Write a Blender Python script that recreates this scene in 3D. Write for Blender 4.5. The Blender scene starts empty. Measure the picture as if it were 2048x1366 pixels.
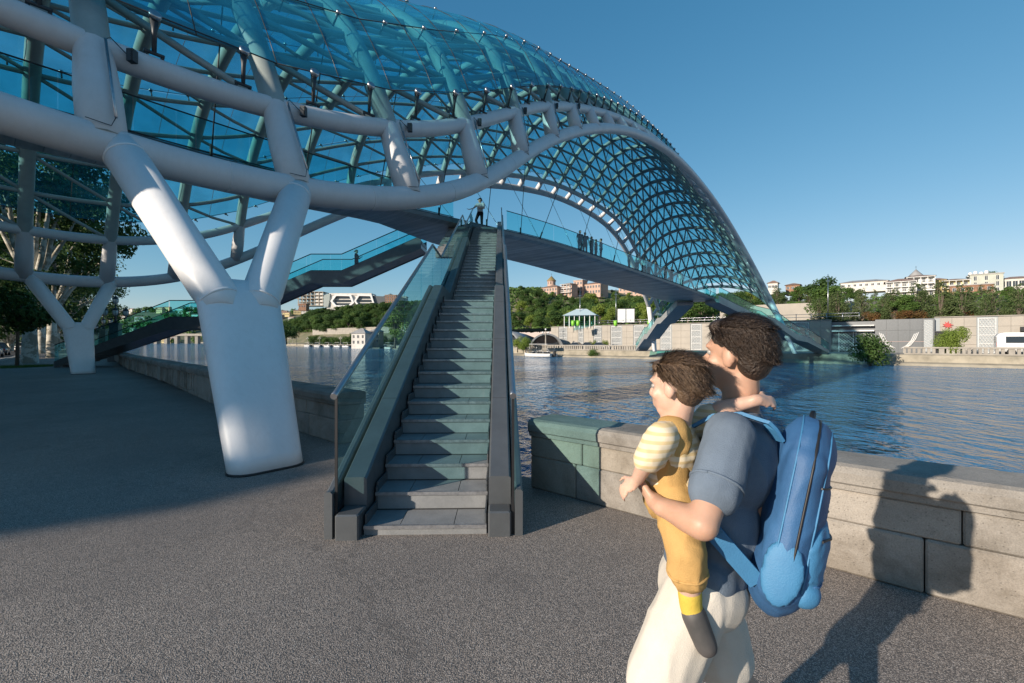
import bpy, bmesh, math, random
from mathutils import Vector, Matrix, noise as mnoise
R = math.radians
random.seed(7)
scn = bpy.context.scene
col = scn.collection
SUN_D = (0.79, 0.61)            # the way shadows run over the ground
SUN_T = 0.315                   # tangent of the sun's height

# ------------------------------------------------------------------ helpers
def tag(o, label=None, cat=None, group=None, kind=None):
    if label: o['label'] = label
    if cat: o['category'] = cat
    if group: o['group'] = group
    if kind: o['kind'] = kind
    return o

def empty(name, loc=(0, 0, 0), label=None, cat=None, group=None, rz=0):
    o = bpy.data.objects.new(name, None); col.objects.link(o)
    o.location = loc; o.rotation_euler = (0, 0, rz); o.empty_display_size = .2
    return tag(o, label, cat, group)

def V(*a): return Vector(a)

class MB:
    def __init__(s): s.v = []; s.f = []; s.m = []; s.s = []
    def face(s, idx, mi=0, sm=False): s.f.append(idx); s.m.append(mi); s.s.append(sm)
    def poly(s, pts, mi=0, sm=False):
        n = len(s.v); s.v += [tuple(p) for p in pts]; s.face(list(range(n, n + len(pts))), mi, sm)
    def hexa(s, P, mi=0):          # P: 4 bottom, 4 top (both counter-clockwise seen from above)
        n = len(s.v); s.v += [tuple(p) for p in P]
        for q in ((3, 2, 1, 0), (4, 5, 6, 7), (0, 1, 5, 4), (1, 2, 6, 5), (2, 3, 7, 6), (3, 0, 4, 7)):
            s.face([n + i for i in q], mi)
    def box(s, a, b, mi=0, M=None):
        x0, y0, z0 = a; x1, y1, z1 = b
        P = [(x0, y0, z0), (x1, y0, z0), (x1, y1, z0), (x0, y1, z0), (x0, y0, z1), (x1, y0, z1), (x1, y1, z1), (x0, y1, z1)]
        if M is not None: P = [M @ Vector(p) for p in P]
        s.hexa(P, mi)
    def cbox(s, a, b, c=.01, mi=0, M=None):     # box with chamfered vertical + top edges
        x0, y0, z0 = a; x1, y1, z1 = b
        ring = [(x0 + c, y0), (x1 - c, y0), (x1, y0 + c), (x1, y1 - c), (x1 - c, y1), (x0 + c, y1), (x0, y1 - c), (x0, y0 + c)]
        cx, cy = (x0 + x1) / 2, (y0 + y1) / 2
        kx = 1 - 2 * c / max(x1 - x0, 1e-6); ky = 1 - 2 * c / max(y1 - y0, 1e-6)
        ins = [(cx + (x - cx) * kx, cy + (y - cy) * ky) for x, y in ring]
        P = [(x, y, z0) for x, y in ring] + [(x, y, z1 - c) for x, y in ring] + [(x, y, z1) for x, y in ins]
        if M is not None: P = [M @ Vector(p) for p in P]
        n = len(s.v); s.v += [tuple(p) for p in P]
        for k in range(2):
            for i in range(8):
                j = (i + 1) % 8; s.face([n + k * 8 + i, n + k * 8 + j, n + k * 8 + 8 + j, n + k * 8 + 8 + i], mi)
        s.face([n + 16 + i for i in range(8)], mi); s.face([n + i for i in range(7, -1, -1)], mi)
    def tube(s, P, r, n=10, mi=0, caps=True, closed=False):
        P = [Vector(p) for p in P]; k = len(P)
        rr = r if isinstance(r, (list, tuple)) else [r] * k
        T = []
        for i in range(k):
            a = P[max(i - 1, 0)]; b = P[min(i + 1, k - 1)]; t = (b - a)
            T.append(t.normalized() if t.length > 1e-9 else Vector((0, 0, 1)))
        up = Vector((0, 0, 1)) if abs(T[0].z) < .9 else Vector((1, 0, 0))
        U = T[0].cross(up).normalized(); base = len(s.v)
        for i in range(k):
            U = (U - T[i] * U.dot(T[i])).normalized(); W = T[i].cross(U)
            for j in range(n):
                a = 2 * math.pi * j / n
                s.v.append(tuple(P[i] + (U * math.cos(a) + W * math.sin(a)) * rr[i]))
        for i in range(k - 1):
            for j in range(n):
                j2 = (j + 1) % n; q = base + i * n
                s.face([q + j, q + j2, q + n + j2, q + n + j], mi, True)
        if caps:
            s.face([base + j for j in range(n - 1, -1, -1)], mi); s.face([base + (k - 1) * n + j for j in range(n)], mi)
    def loft(s, rings, mi=0, caps=True, sm=True):
        base = len(s.v); n = len(rings[0])
        for r in rings: s.v += [tuple(p) for p in r]
        for i in range(len(rings) - 1):
            for j in range(n):
                j2 = (j + 1) % n; q = base + i * n
                s.face([q + j, q + j2, q + n + j2, q + n + j], mi, sm)
        if caps:
            s.face([base + j for j in range(n - 1, -1, -1)], mi); s.face([base + (len(rings) - 1) * n + j for j in range(n)], mi)
    def ball(s, c, r, n=10, m=7, mi=0, sq=(1, 1, 1), M=None):
        c = Vector(c); rings = []
        for i in range(m + 1):
            a = math.pi * i / m; z = -math.cos(a); w = max(math.sin(a), .02)
            ring = []
            for j in range(n):
                t = 2 * math.pi * j / n
                p = Vector((w * math.cos(t) * sq[0], w * math.sin(t) * sq[1], z * sq[2])) * r
                if M is not None: p = M @ p
                ring.append(c + p)
            rings.append(ring)
        s.loft(rings, mi)
    def lathe(s, c, prof, n=14, mi=0):
        c = Vector(c)
        s.loft([[c + Vector((max(r, .001) * math.cos(2 * math.pi * j / n), max(r, .001) * math.sin(2 * math.pi * j / n), z)) for j in range(n)] for r, z in prof], mi)
    def build(s, name, mats, parent=None, label=None, loc=None):
        me = bpy.data.meshes.new(name); me.from_pydata(s.v, [], s.f)
        if not isinstance(mats, (list, tuple)): mats = [mats]
        for m in mats: me.materials.append(m)
        me.polygons.foreach_set('material_index', s.m); me.polygons.foreach_set('use_smooth', s.s)
        me.update()
        o = bpy.data.objects.new(name, me); col.objects.link(o)
        if loc is not None: o.location = loc
        if parent is not None: o.parent = parent
        if label: o['label'] = label
        return o

def copy_tree(o, parent=None, **kw):
    c = o.copy(); col.objects.link(c); c.parent = parent
    for ch in [x for x in list(o.children)]: copy_tree(ch, c)
    return c

# ------------------------------------------------------------------ materials
def mat(name, c1, c2=None, rough=.6, metal=0., scale=5., detail=6., bump=0., bscale=None, spec=.5, coat=0., lo=.35, hi=.65, sss=0, coord='Object', vor=0., rvar=0.):
    m = bpy.data.materials.new(name); m.use_nodes = True; nt = m.node_tree; N = nt.nodes; L = nt.links
    b = N['Principled BSDF']; b.inputs['Roughness'].default_value = rough; b.inputs['Metallic'].default_value = metal
    b.inputs['Specular IOR Level'].default_value = spec
    if coat: b.inputs['Coat Weight'].default_value = coat; b.inputs['Coat Roughness'].default_value = .08
    if sss: b.inputs['Subsurface Weight'].default_value = sss; b.inputs['Subsurface Radius'].default_value = (.02, .008, .004)
    b.inputs['Base Color'].default_value = (*c1, 1)
    tc = N.new('ShaderNodeTexCoord')
    if c2 is not None:
        no = N.new('ShaderNodeTexNoise'); no.inputs['Scale'].default_value = scale; no.inputs['Detail'].default_value = detail; no.inputs['Roughness'].default_value = .65
        L.new(tc.outputs[coord], no.inputs['Vector'])
        mr = N.new('ShaderNodeMapRange'); mr.inputs[1].default_value = lo; mr.inputs[2].default_value = hi; L.new(no.outputs['Fac'], mr.inputs[0])
        mx = N.new('ShaderNodeMix'); mx.data_type = 'RGBA'; mx.inputs[6].default_value = (*c1, 1); mx.inputs[7].default_value = (*c2, 1)
        L.new(mr.outputs[0], mx.inputs[0]); L.new(mx.outputs[2], b.inputs['Base Color'])
        if rvar:
            m2 = N.new('ShaderNodeMapRange'); m2.inputs[3].default_value = rough - rvar; m2.inputs[4].default_value = rough + rvar
            L.new(no.outputs['Fac'], m2.inputs[0]); L.new(m2.outputs[0], b.inputs['Roughness'])
    if bump:
        n2 = N.new('ShaderNodeTexNoise'); n2.inputs['Scale'].default_value = bscale or scale * 4; n2.inputs['Detail'].default_value = 8
        L.new(tc.outputs[coord], n2.inputs['Vector'])
        bp = N.new('ShaderNodeBump'); bp.inputs['Strength'].default_value = bump; bp.inputs['Distance'].default_value = .02
        L.new(n2.outputs['Fac'], bp.inputs['Height']); L.new(bp.outputs[0], b.inputs['Normal'])
    return m

def glass(name, tint, gloss=1.0, rough=.02, veil=0., veil_col=(.5, .6, .62), sheet=False):
    m = bpy.data.materials.new(name); m.use_nodes = True; nt = m.node_tree; N = nt.nodes; L = nt.links
    N.remove(N['Principled BSDF']); out = N['Material Output']
    tr = N.new('ShaderNodeBsdfTransparent'); tr.inputs[0].default_value = (*tint, 1)
    gl = N.new('ShaderNodeBsdfGlossy'); gl.inputs['Roughness'].default_value = rough; gl.inputs[0].default_value = (gloss, gloss, gloss, 1)
    fr = N.new('ShaderNodeFresnel'); geo = N.new('ShaderNodeNewGeometry')
    mx = N.new('ShaderNodeMixShader'); L.new(tr.outputs[0], mx.inputs[1]); L.new(gl.outputs[0], mx.inputs[2])
    if sheet:                       # one face per pane: same reflectance from both sides
        io = N.new('ShaderNodeMapRange'); io.inputs[3].default_value = 1.45; io.inputs[4].default_value = 1 / 1.45
        L.new(geo.outputs['Backfacing'], io.inputs[0]); L.new(io.outputs[0], fr.inputs[0]); L.new(fr.outputs[0], mx.inputs[0])
    else:                           # closed pane: reflect on the way in only
        fr.inputs[0].default_value = 1.45; inv = N.new('ShaderNodeMath'); inv.operation = 'SUBTRACT'; inv.inputs[0].default_value = 1; L.new(geo.outputs['Backfacing'], inv.inputs[1])
        mu = N.new('ShaderNodeMath'); mu.operation = 'MULTIPLY'; L.new(fr.outputs[0], mu.inputs[0]); L.new(inv.outputs[0], mu.inputs[1]); L.new(mu.outputs[0], mx.inputs[0])
    last = mx
    if veil:  # blue veil put into the colour for sky reflection and dust haze
        df = N.new('ShaderNodeBsdfDiffuse'); df.inputs[0].default_value = (*veil_col, 1)
        tc = N.new('ShaderNodeTexCoord'); no = N.new('ShaderNodeTexNoise'); no.inputs['Scale'].default_value = .9; no.inputs['Detail'].default_value = 7
        L.new(tc.outputs['Object'], no.inputs['Vector'])
        mr = N.new('ShaderNodeMapRange'); mr.inputs[1].default_value = .35; mr.inputs[2].default_value = .8; mr.inputs[3].default_value = veil * .35; mr.inputs[4].default_value = veil
        L.new(no.outputs['Fac'], mr.inputs[0])
        m3 = N.new('ShaderNodeMixShader'); L.new(mr.outputs[0], m3.inputs[0]); L.new(mx.outputs[0], m3.inputs[1]); L.new(df.outputs[0], m3.inputs[2]); last = m3
    L.new(last.outputs[0], out.inputs[0])
    return m

M = {}
M['paint'] = mat('white_steel_paint', (.76, .76, .765), (.71, .705, .705), .4, scale=1.6, lo=.4, hi=.75, bump=.05, bscale=30, spec=.45, rvar=.08)
def grime(m):
    N = m.node_tree.nodes; L = m.node_tree.links; b = N['Principled BSDF']; src = b.inputs['Base Color'].links[0].from_socket; tc = N.new('ShaderNodeTexCoord')
    mp = N.new('ShaderNodeMapping'); mp.inputs['Scale'].default_value = (7, 7, .8); L.new(tc.outputs['Object'], mp.inputs[0])
    n = N.new('ShaderNodeTexNoise'); n.inputs['Scale'].default_value = 2.2; n.inputs['Detail'].default_value = 8; n.inputs['Roughness'].default_value = .7; L.new(mp.outputs[0], n.inputs[0])
    r = N.new('ShaderNodeValToRGB'); e = r.color_ramp.elements; e[0].position = .30; e[0].color = (.62, .58, .54, 1); e[1].position = .52; e[1].color = (1, 1, 1, 1); L.new(n.outputs[0], r.inputs[0])
    x = N.new('ShaderNodeMix'); x.data_type = 'RGBA'; x.blend_type = 'MULTIPLY'; x.inputs[0].default_value = .12; L.new(src, x.inputs[6]); L.new(r.outputs[0], x.inputs[7]); L.new(x.outputs[2], b.inputs['Base Color'])
grime(M['paint'])
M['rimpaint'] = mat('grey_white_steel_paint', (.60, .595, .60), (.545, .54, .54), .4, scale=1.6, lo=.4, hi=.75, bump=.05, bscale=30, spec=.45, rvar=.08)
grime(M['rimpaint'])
M['frame'] = mat('grey_steel_paint', (.33, .37, .355), (.27, .305, .29), .42, scale=2., spec=.45)
M['dark'] = mat('dark_metal', (.03, .035, .04), (.05, .055, .06), .45, .4, scale=8)
M['steel'] = mat('brushed_steel', (.42, .43, .45), (.34, .35, .37), .28, .9, scale=12)
M['panel'] = mat('grey_metal_cladding', (.125, .135, .145), (.10, .108, .116), .36, .4, scale=3., bump=.04, bscale=40, rvar=.08)
M['tread'] = mat('grey_stone_tile', (.235, .24, .245), (.17, .175, .18), .5, scale=4., bump=.12, bscale=60)
M['joint'] = mat('dark_joint', (.03, .03, .03), rough=.9)
M['nosing'] = mat('metal_nosing', (.33, .33, .34), (.2, .2, .21), .4, .5, scale=20)
M['soffit'] = mat('deck_cladding', (.30, .29, .275), (.22, .215, .21), .5, .1, scale=1.2)
M['canopy_glass'] = glass('blue_canopy_glass', (.40, .88, .98), .9, .04, .50, (.03, .34, .54), True)
M['rail_glass'] = glass('balustrade_glass', (.66, .87, .89), 1., .01)
M['rail_glass_blue'] = glass('blue_balustrade_glass', (.62, .91, .93), 1., .01)
def stone_mat(name, c1, c2, stain=(.5, .47, .43)):
    m = mat(name, c1, c2, .88, scale=1.9, detail=10); N = m.node_tree.nodes; L = m.node_tree.links; b = N['Principled BSDF']
    src = b.inputs['Base Color'].links[0].from_socket; tc = N.new('ShaderNodeTexCoord')
    g = N.new('ShaderNodeTexNoise'); g.inputs['Scale'].default_value = 130; g.inputs['Detail'].default_value = 3; L.new(tc.outputs['Object'], g.inputs[0])
    g1 = N.new('ShaderNodeMapRange'); g1.inputs[1].default_value = .3; g1.inputs[2].default_value = .7; g1.inputs[3].default_value = .84; g1.inputs[4].default_value = 1.13; L.new(g.outputs[0], g1.inputs[0])
    v = N.new('ShaderNodeTexVoronoi'); v.inputs['Scale'].default_value = 38; L.new(tc.outputs['Object'], v.inputs[0])
    v1 = N.new('ShaderNodeMapRange'); v1.inputs[1].default_value = .10; v1.inputs[2].default_value = .20; v1.inputs[3].default_value = .74; L.new(v.outputs['Distance'], v1.inputs[0])
    s = N.new('ShaderNodeTexNoise'); s.inputs['Scale'].default_value = 1.1; s.inputs['Detail'].default_value = 9; s.inputs['Roughness'].default_value = .7; s.inputs['Distortion'].default_value = .6; L.new(tc.outputs['Object'], s.inputs[0])
    s1 = N.new('ShaderNodeValToRGB'); e = s1.color_ramp.elements; e[0].position = .36; e[0].color = (*stain, 1); e[1].position = .55; e[1].color = (1, 1, 1, 1); L.new(s.outputs[0], s1.inputs[0])
    p = N.new('ShaderNodeMath'); p.operation = 'MULTIPLY'; L.new(g1.outputs[0], p.inputs[0]); L.new(v1.outputs[0], p.inputs[1])
    m1 = N.new('ShaderNodeMix'); m1.data_type = 'RGBA'; m1.blend_type = 'MULTIPLY'; m1.inputs[0].default_value = 1; L.new(src, m1.inputs[6]); L.new(p.outputs[0], m1.inputs[7])
    m2 = N.new('ShaderNodeMix'); m2.data_type = 'RGBA'; m2.blend_type = 'MULTIPLY'; m2.inputs[0].default_value = .8; L.new(m1.outputs[2], m2.inputs[6]); L.new(s1.outputs[0], m2.inputs[7]); L.new(m2.outputs[2], b.inputs['Base Color'])
    a = N.new('ShaderNodeMath'); a.operation = 'ADD'; L.new(v1.outputs[0], a.inputs[0]); n2 = N.new('ShaderNodeTexNoise'); n2.inputs['Scale'].default_value = 30; n2.inputs['Detail'].default_value = 9; n2.inputs['Roughness'].default_value = .7; L.new(tc.outputs['Object'], n2.inputs[0]); L.new(n2.outputs[0], a.inputs[1])
    bp = N.new('ShaderNodeBump'); bp.inputs['Strength'].default_value = .7; bp.inputs['Distance'].default_value = .012; L.new(a.outputs[0], bp.inputs['Height']); L.new(bp.outputs[0], b.inputs['Normal'])
    return m
M['stone'] = stone_mat('parapet_stone', (.36, .325, .285), (.27, .245, .215))
M['stone2'] = stone_mat('coping_stone', (.31, .285, .255), (.21, .195, .175))
M['stone_end'] = stone_mat('stair_end_stone', (.34, .30, .25), (.26, .235, .195))  # slightly warmer stone for the blocks at the stair end
M['black'] = mat('black_rubber', (.012, .012, .014), rough=.5)
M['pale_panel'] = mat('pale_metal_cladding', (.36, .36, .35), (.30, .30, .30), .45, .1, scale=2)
M['white'] = mat('white_paint', (.75, .75, .74), (.66, .66, .65), .5, scale=3.)
# ------------------------------------------------------------------ camera, sun, sky
CH = 1.6
cam_d = bpy.data.cameras.new('camera'); cam = bpy.data.objects.new('camera', cam_d); col.objects.link(cam)
cam.location = (0, 0, CH); cam.rotation_euler = (R(90), 0, 0); cam_d.sensor_width = 36; cam_d.lens = 36 * 910 / 2048
cam_d.clip_end = 6000; cam_d.clip_start = .05; scn.camera = cam
dl = math.hypot(*SUN_D); SX, SY = SUN_D[0] / dl, SUN_D[1] / dl
sl = bpy.data.lights.new('sun', 'SUN'); so = bpy.data.objects.new('sun', sl); col.objects.link(so)
so.rotation_euler = Vector((SX, SY, -SUN_T)).to_track_quat('-Z', 'Y').to_euler()
sl.energy = 5.0; sl.angle = R(.6); sl.color = (1.0, .87, .72)
w = bpy.data.worlds.new('World'); scn.world = w; w.use_nodes = True
nt = w.node_tree; sk = nt.nodes.new('ShaderNodeTexSky'); sk.sky_type = 'NISHITA'; sk.sun_disc = False
sk.sun_elevation = math.atan(SUN_T); sk.sun_rotation = math.atan2(-SX, -SY)
sk.air_density = 1.0; sk.dust_density = .0; sk.ozone_density = 3.0; sk.altitude = 400
bg = nt.nodes['Background']; bg.inputs[1].default_value = .084
_sp = nt.nodes.new('ShaderNodeSeparateColor'); _cb = nt.nodes.new('ShaderNodeCombineColor'); nt.links.new(sk.outputs[0], _sp.inputs[0])
_pw = nt.nodes.new('ShaderNodeMath'); _pw.operation = 'POWER'; _pw.inputs[1].default_value = 1.24; nt.links.new(_sp.outputs[0], _pw.inputs[0])     # a cleaner, less dusty blue
_ml = nt.nodes.new('ShaderNodeMath'); _ml.operation = 'MULTIPLY'; _ml.inputs[1].default_value = .767; nt.links.new(_pw.outputs[0], _ml.inputs[0]); nt.links.new(_ml.outputs[0], _cb.inputs[0])
for _i, _e, _k in ((1, .75, 1.507), (2, .62, 1.98)):
    _a = nt.nodes.new('ShaderNodeMath'); _a.operation = 'POWER'; _a.inputs[1].default_value = _e; nt.links.new(_sp.outputs[_i], _a.inputs[0])
    _b = nt.nodes.new('ShaderNodeMath'); _b.operation = 'MULTIPLY'; _b.inputs[1].default_value = _k; nt.links.new(_a.outputs[0], _b.inputs[0]); nt.links.new(_b.outputs[0], _cb.inputs[_i])
nt.links.new(_cb.outputs[0], bg.inputs[0])
vs = scn.view_settings; vs.view_transform = 'Standard'; vs.look = 'None'; vs.exposure = .5; vs.gamma = 1
scn.cycles.transparent_max_bounces = 48; scn.cycles.max_bounces = 8; scn.cycles.use_denoising = True
scn.cycles.sample_clamp_indirect = 8
def at(px, py, z): return Vector(((px - 1024) / 910 * z, z, CH + (683 - py) / 910 * z))

# ------------------------------------------------------------------ bridge frame
TH = R(40.729); DX, DY = math.sin(TH), math.cos(TH)        # along the bridge; (DY,-DX) to its near side
VC = -4.39
def wp(u, v, z): return Vector((-.5 + u * DX + v * DY, 25. + u * DY - v * DX, z))
KU = [-44, -30, -22, -16, -10, -4, 2, 8, 14, 20, 26, 32, 38, 44, 51]
KA = [11.6, 11.4, 11.3, 11.326, 11.15, 9.504, 8.321, 7.706, 7.204, 6.736, 6.44, 6.386, 6.835, 7.69, 8.785]
KH = [6.2, 5.6, 5.25, 4.73, 5.847, 9.415, 12.733, 14.981, 16.264, 16.825, 16.549, 15.486, 12.94, 9.075, 3.925]
KB = [10.5, 10.3, 10.2, 10.194, 10.28, 9.194, 7.91, 7.139, 6.531, 5.885, 5.45, 5.35, 5.95, 6.8, 7.9]
KHB = [8.2, 7.6, 7.25, 6.797, 7.949, 11.204, 14.034, 15.978, 17.172, 17.673, 17.25, 16.25, 13.8, 10.2, 5.4]
def spline(x, y):
    n = len(x); a = [0.] * n; c = [0.] * n; d = [0.] * n; m = [0.] * n
    h = [x[i + 1] - x[i] for i in range(n - 1)]; cp = [0.] * n; dp = [0.] * n
    for i in range(1, n - 1):
        A = h[i - 1]; B = 2 * (h[i - 1] + h[i]); Cc = h[i]; D = 6 * ((y[i + 1] - y[i]) / h[i] - (y[i] - y[i - 1]) / h[i - 1])
        den = B - A * cp[i - 1]; cp[i] = Cc / den; dp[i] = (D - A * dp[i - 1]) / den
    for i in range(n - 2, 0, -1): m[i] = dp[i] - cp[i] * m[i + 1]
    def f(t):
        t0 = min(max(t, x[0]), x[-1]); i = 0
        while i < n - 2 and t0 > x[i + 1]: i += 1
        H = h[i]; s = t0 - x[i]
        r = (m[i] * (H - s) ** 3 + m[i + 1] * s ** 3) / (6 * H) + (y[i] / H - m[i] * H / 6) * (H - s) + (y[i + 1] / H - m[i + 1] * H / 6) * s
        if t != t0:
            e = .01
            if t > t0: r += (f(t0) - f(t0 - e)) / e * (t - t0)
            else: r += (f(t0 + e) - f(t0)) / e * (t - t0)
        return r
    return f
fA, fH, fB, fHB = spline(KU, KA), spline(KU, KH), spline(KU, KB), spline(KU, KHB)
fT = spline([-44, -22, -12, 0, 8, 16, 24, 34, 43, 51], [12.4, 12.8, 14.9, 18.5, 20.3, 21.6, 21.5, 18.7, 14.4, 9.6])
NS = 7
def half(u):
    """cross-section of the shell from the rim tube (index 0) to the crown (index 1+NS), as (half width, height)"""
    a, H, b, hb, T = fA(u), fH(u), fB(u), fHB(u), fT(u)
    dx, dy = b - a, hb - H; l = math.hypot(dx, dy); dx /= l; dy /= l; Lb = math.hypot(b, T - hb) * .33
    P = [(b, hb), (b + dx * Lb, hb + dy * Lb), (b * .55, T), (0, T)]
    pts = []
    for i in range(41):
        t = i / 40; c = ((1 - t) ** 3, 3 * t * (1 - t) ** 2, 3 * t * t * (1 - t), t ** 3)
        pts.append((sum(c[k] * P[k][0] for k in range(4)), sum(c[k] * P[k][1] for k in range(4))))
    S = [0.]
    for i in range(40): S.append(S[-1] + math.dist(pts[i], pts[i + 1]))
    def at_s(q):
        q = max(0., min(q, 1.)) * S[-1]; i = 0
        while i < 39 and S[i + 1] < q: i += 1
        t = (q - S[i]) / max(S[i + 1] - S[i], 1e-9)
        return tuple(pts[i][k] + (pts[i + 1][k] - pts[i][k]) * t for k in (0, 1))
    return (a, H), at_s
def shell(u, j, off=0.):
    """j runs 0 (near rim) ... 1 (near upper tube) ... 8 (crown) ... 15 (far upper tube) ... 16 (far rim)"""
    s = 1
    if j > 8: j = 16 - j; s = -1
    A, f = half(u)
    if j < 1:
        B = f(0); p = (A[0] + (B[0] - A[0]) * j, A[1] + (B[1] - A[1]) * j); q = B; t = (B[0] - A[0], B[1] - A[1])
    else:
        p = f((j - 1) / NS); e = .01
        q0 = f((j - 1) / NS - e); q1 = f((j - 1) / NS + e); t = (q1[0] - q0[0], q1[1] - q0[1])
    l = math.hypot(*t) or 1; n = (t[1] / l, -t[0] / l)
    return wp(u, VC + s * (p[0] + n[0] * off), p[1] + n[1] * off)
RIBS = [-20.4, -17.35, -14.3, -11.35, -8.25, -4.95, -1.7, 1.1, 3.5, 5.8, 8.0, 10.3, 12.7, 15.1, 17.6, 20.0, 22.3, 24.6, 26.8, 29.0, 31.1, 33.2, 35.3, 37.6, 39.9, 42.2, 44.5, 46.8, 49.0, 51.0]
def lerp_t(tab, u):
    if u <= tab[0][0]: return tab[0][1]
    for (a, b), (c, d) in zip(tab, tab[1:]):
        if u <= c: return b + (d - b) * (u - a) / (c - a)
    return tab[-1][1]
fD = spline([-24, -16, -12, 0, 5, 13.6, 20.5, 30, 33.3, 37.5], [7.6, 7.59, 7.54, 7.80, 7.9, 7.64, 7.42, 7.06, 6.9, 6.7])
def far_v(u): return lerp_t([(-26, -3.2), (-16, -3.0), (-6.5, -2.4), (-.3, -4.95), (6, -5.3), (40, -5.3)], u)

bridge = empty('pedestrian_bridge', wp(0, VC, 0), 'long steel and blue glass footbridge curving across the river', 'bridge')
BL = bridge.location.copy()
def bpart(mb, name, m, parent=None, label=None):
    o = mb.build(name, m, parent or bridge, label)
    if parent is None or parent is bridge: o.matrix_parent_inverse = Matrix.Translation(-BL)
    return o
# rim tubes
def rng(a, b, n): return [a + (b - a) * i / (n - 1) for i in range(n)]
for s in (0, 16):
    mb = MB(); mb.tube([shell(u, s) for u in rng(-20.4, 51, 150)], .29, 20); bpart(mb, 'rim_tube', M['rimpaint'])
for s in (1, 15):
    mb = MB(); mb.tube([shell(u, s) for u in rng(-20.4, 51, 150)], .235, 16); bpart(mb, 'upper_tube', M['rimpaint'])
# ribs
for k, u in enumerate(RIBS):
    r = .29 if u < 0 else max(.21, .29 - .004 * u)
    mb = MB(); js = [0, .5, 1] + rng(1.25, 14.75, 46) + [15, 15.5, 16]
    mb.tube([shell(u, j) for j in js], [r * (1.12 if (j < 1 or j > 15) else .92) for j in js], 12 if u > 12 else 16)
    o = bpart(mb, 'rib', [M['frame']])
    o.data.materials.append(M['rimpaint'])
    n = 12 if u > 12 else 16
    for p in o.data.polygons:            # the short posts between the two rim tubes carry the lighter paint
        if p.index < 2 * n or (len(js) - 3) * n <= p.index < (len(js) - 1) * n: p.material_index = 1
# longitudinal tubes
for j in range(2, 15):
    mb = MB(); mb.tube([shell(u, j) for u in rng(-20.4, 51, 90)], .105, 8); bpart(mb, 'longitudinal_tube', M['frame'])
# bracing and glass, bay by bay
CLAMPS = MB()
for k in range(len(RIBS) - 1):
    u0, u1 = RIBS[k], RIBS[k + 1]
    mb = MB()
    for j in range(1, 15):
        lo, hi = (j, j + 1) if j < 8 else (j + 1, j)
        mb.tube([shell(u0, hi), shell((u0 + u1) / 2, (lo + hi) / 2), shell(u1, lo)], .082, 8, caps=False)
    bpart(mb, 'diagonal_bracing', M['frame'])
    mb = MB(); seams = [1.42, 3, 5, 7, 9, 11, 13, 14.58]
    for a, b in zip(seams, seams[1:]):
        for h0, h1 in ((0, .5), (.5, 1)):
            ua, ub = u0 + (u1 - u0) * h0 + .015, u0 + (u1 - u0) * h1 - .015
            ja, jb = a + .01, b - .01; nn = 3
            for q in range(nn):
                j0 = ja + (jb - ja) * q / nn; j1 = ja + (jb - ja) * (q + 1) / nn
                top = [shell(ua, j0, .56), shell(ub, j0, .56), shell(ub, j1, .56), shell(ua, j1, .56)]
                n0 = len(mb.v); mb.v += [tuple(p) for p in top]; mb.face([n0, n0 + 1, n0 + 2, n0 + 3], 0, True)
    bpart(mb, 'glass_strip', M['canopy_glass'])
    mb = MB()                                        # dark gaskets in the open joints
    for a in seams: mb.tube([shell(u0, a, .56), shell(u1, a, .56)], .016, 5)
    for t in (0, .5):
        uu = u0 + (u1 - u0) * t; mb.tube([shell(uu, jj, .56) for jj in rng(1.42, 14.58, 28)], .012, 4)
    bpart(mb, 'glass_gasket', M['dark'])
    for t in (.28, .78):
        uu = u0 + (u1 - u0) * t; side = Vector((DX, DY, 0))
        for a, near in ((1.42, 1), (3, 0), (5, 0), (7, 0), (9, 0), (11, 0), (13, 0), (14.58, 0)):
            mb = MB() if near else CLAMPS
            p0 = shell(uu, a - (.3 if near else 0), .2); p1 = shell(uu, a, .56); p2 = shell(uu, a, .66)
            if near:
                mb.tube([p0 - side * .16, p0 + side * .16], .035, 8, 0)
                for sg in (-1, 1): mb.tube([p0 + side * .13 * sg, shell(uu + .13 * sg, a - .36, .05)], .03, 6, 0)
                mb.tube([p0, p0.lerp(p1, .6), p1], [.04, .045, .08], 8, 0)
            else: mb.tube([p0, p1], .03, 6, 0)
            mb.tube([p1, p1.lerp(p2, .7), p2], [.10, .11, .08] if near else [.07, .075, .05], 12, 1)
            if near: bpart(mb, 'glass_clamp', [M['dark'], M['steel']])
o = bpart(CLAMPS, 'glass_fixings', [M['dark'], M['steel']]); o['kind'] = 'stuff'
# thin light fittings and cables on the near posts
for k, u in enumerate(RIBS[1:8]):
    a = shell(u + .12, .95, .34); b = shell(u + .12, .12, .37)
    mb = MB(); mb.tube([a, b], .022, 8, 0); mb.tube([b, shell(u + .05, .03, .36), shell(u - .25, .05, .33)], .007, 5, 1)
    mb.tube([a, shell(u + .2, 1.02, .3), shell(u + .45, .9, .25)], .009, 5, 1)
    c = shell(u + .5, .92, .27); mb.box(c - V(.07, .07, .12), c + V(.05, .05, .1), 1)
    for q in range(5): mb.tube([c + V(0, -.05, -.09 + q * .04), c + V(.06, -.1, -.1 + q * .04)], .013, 5, 1)
    bpart(mb, 'light_fitting', [M['steel'], M['dark']])
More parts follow.
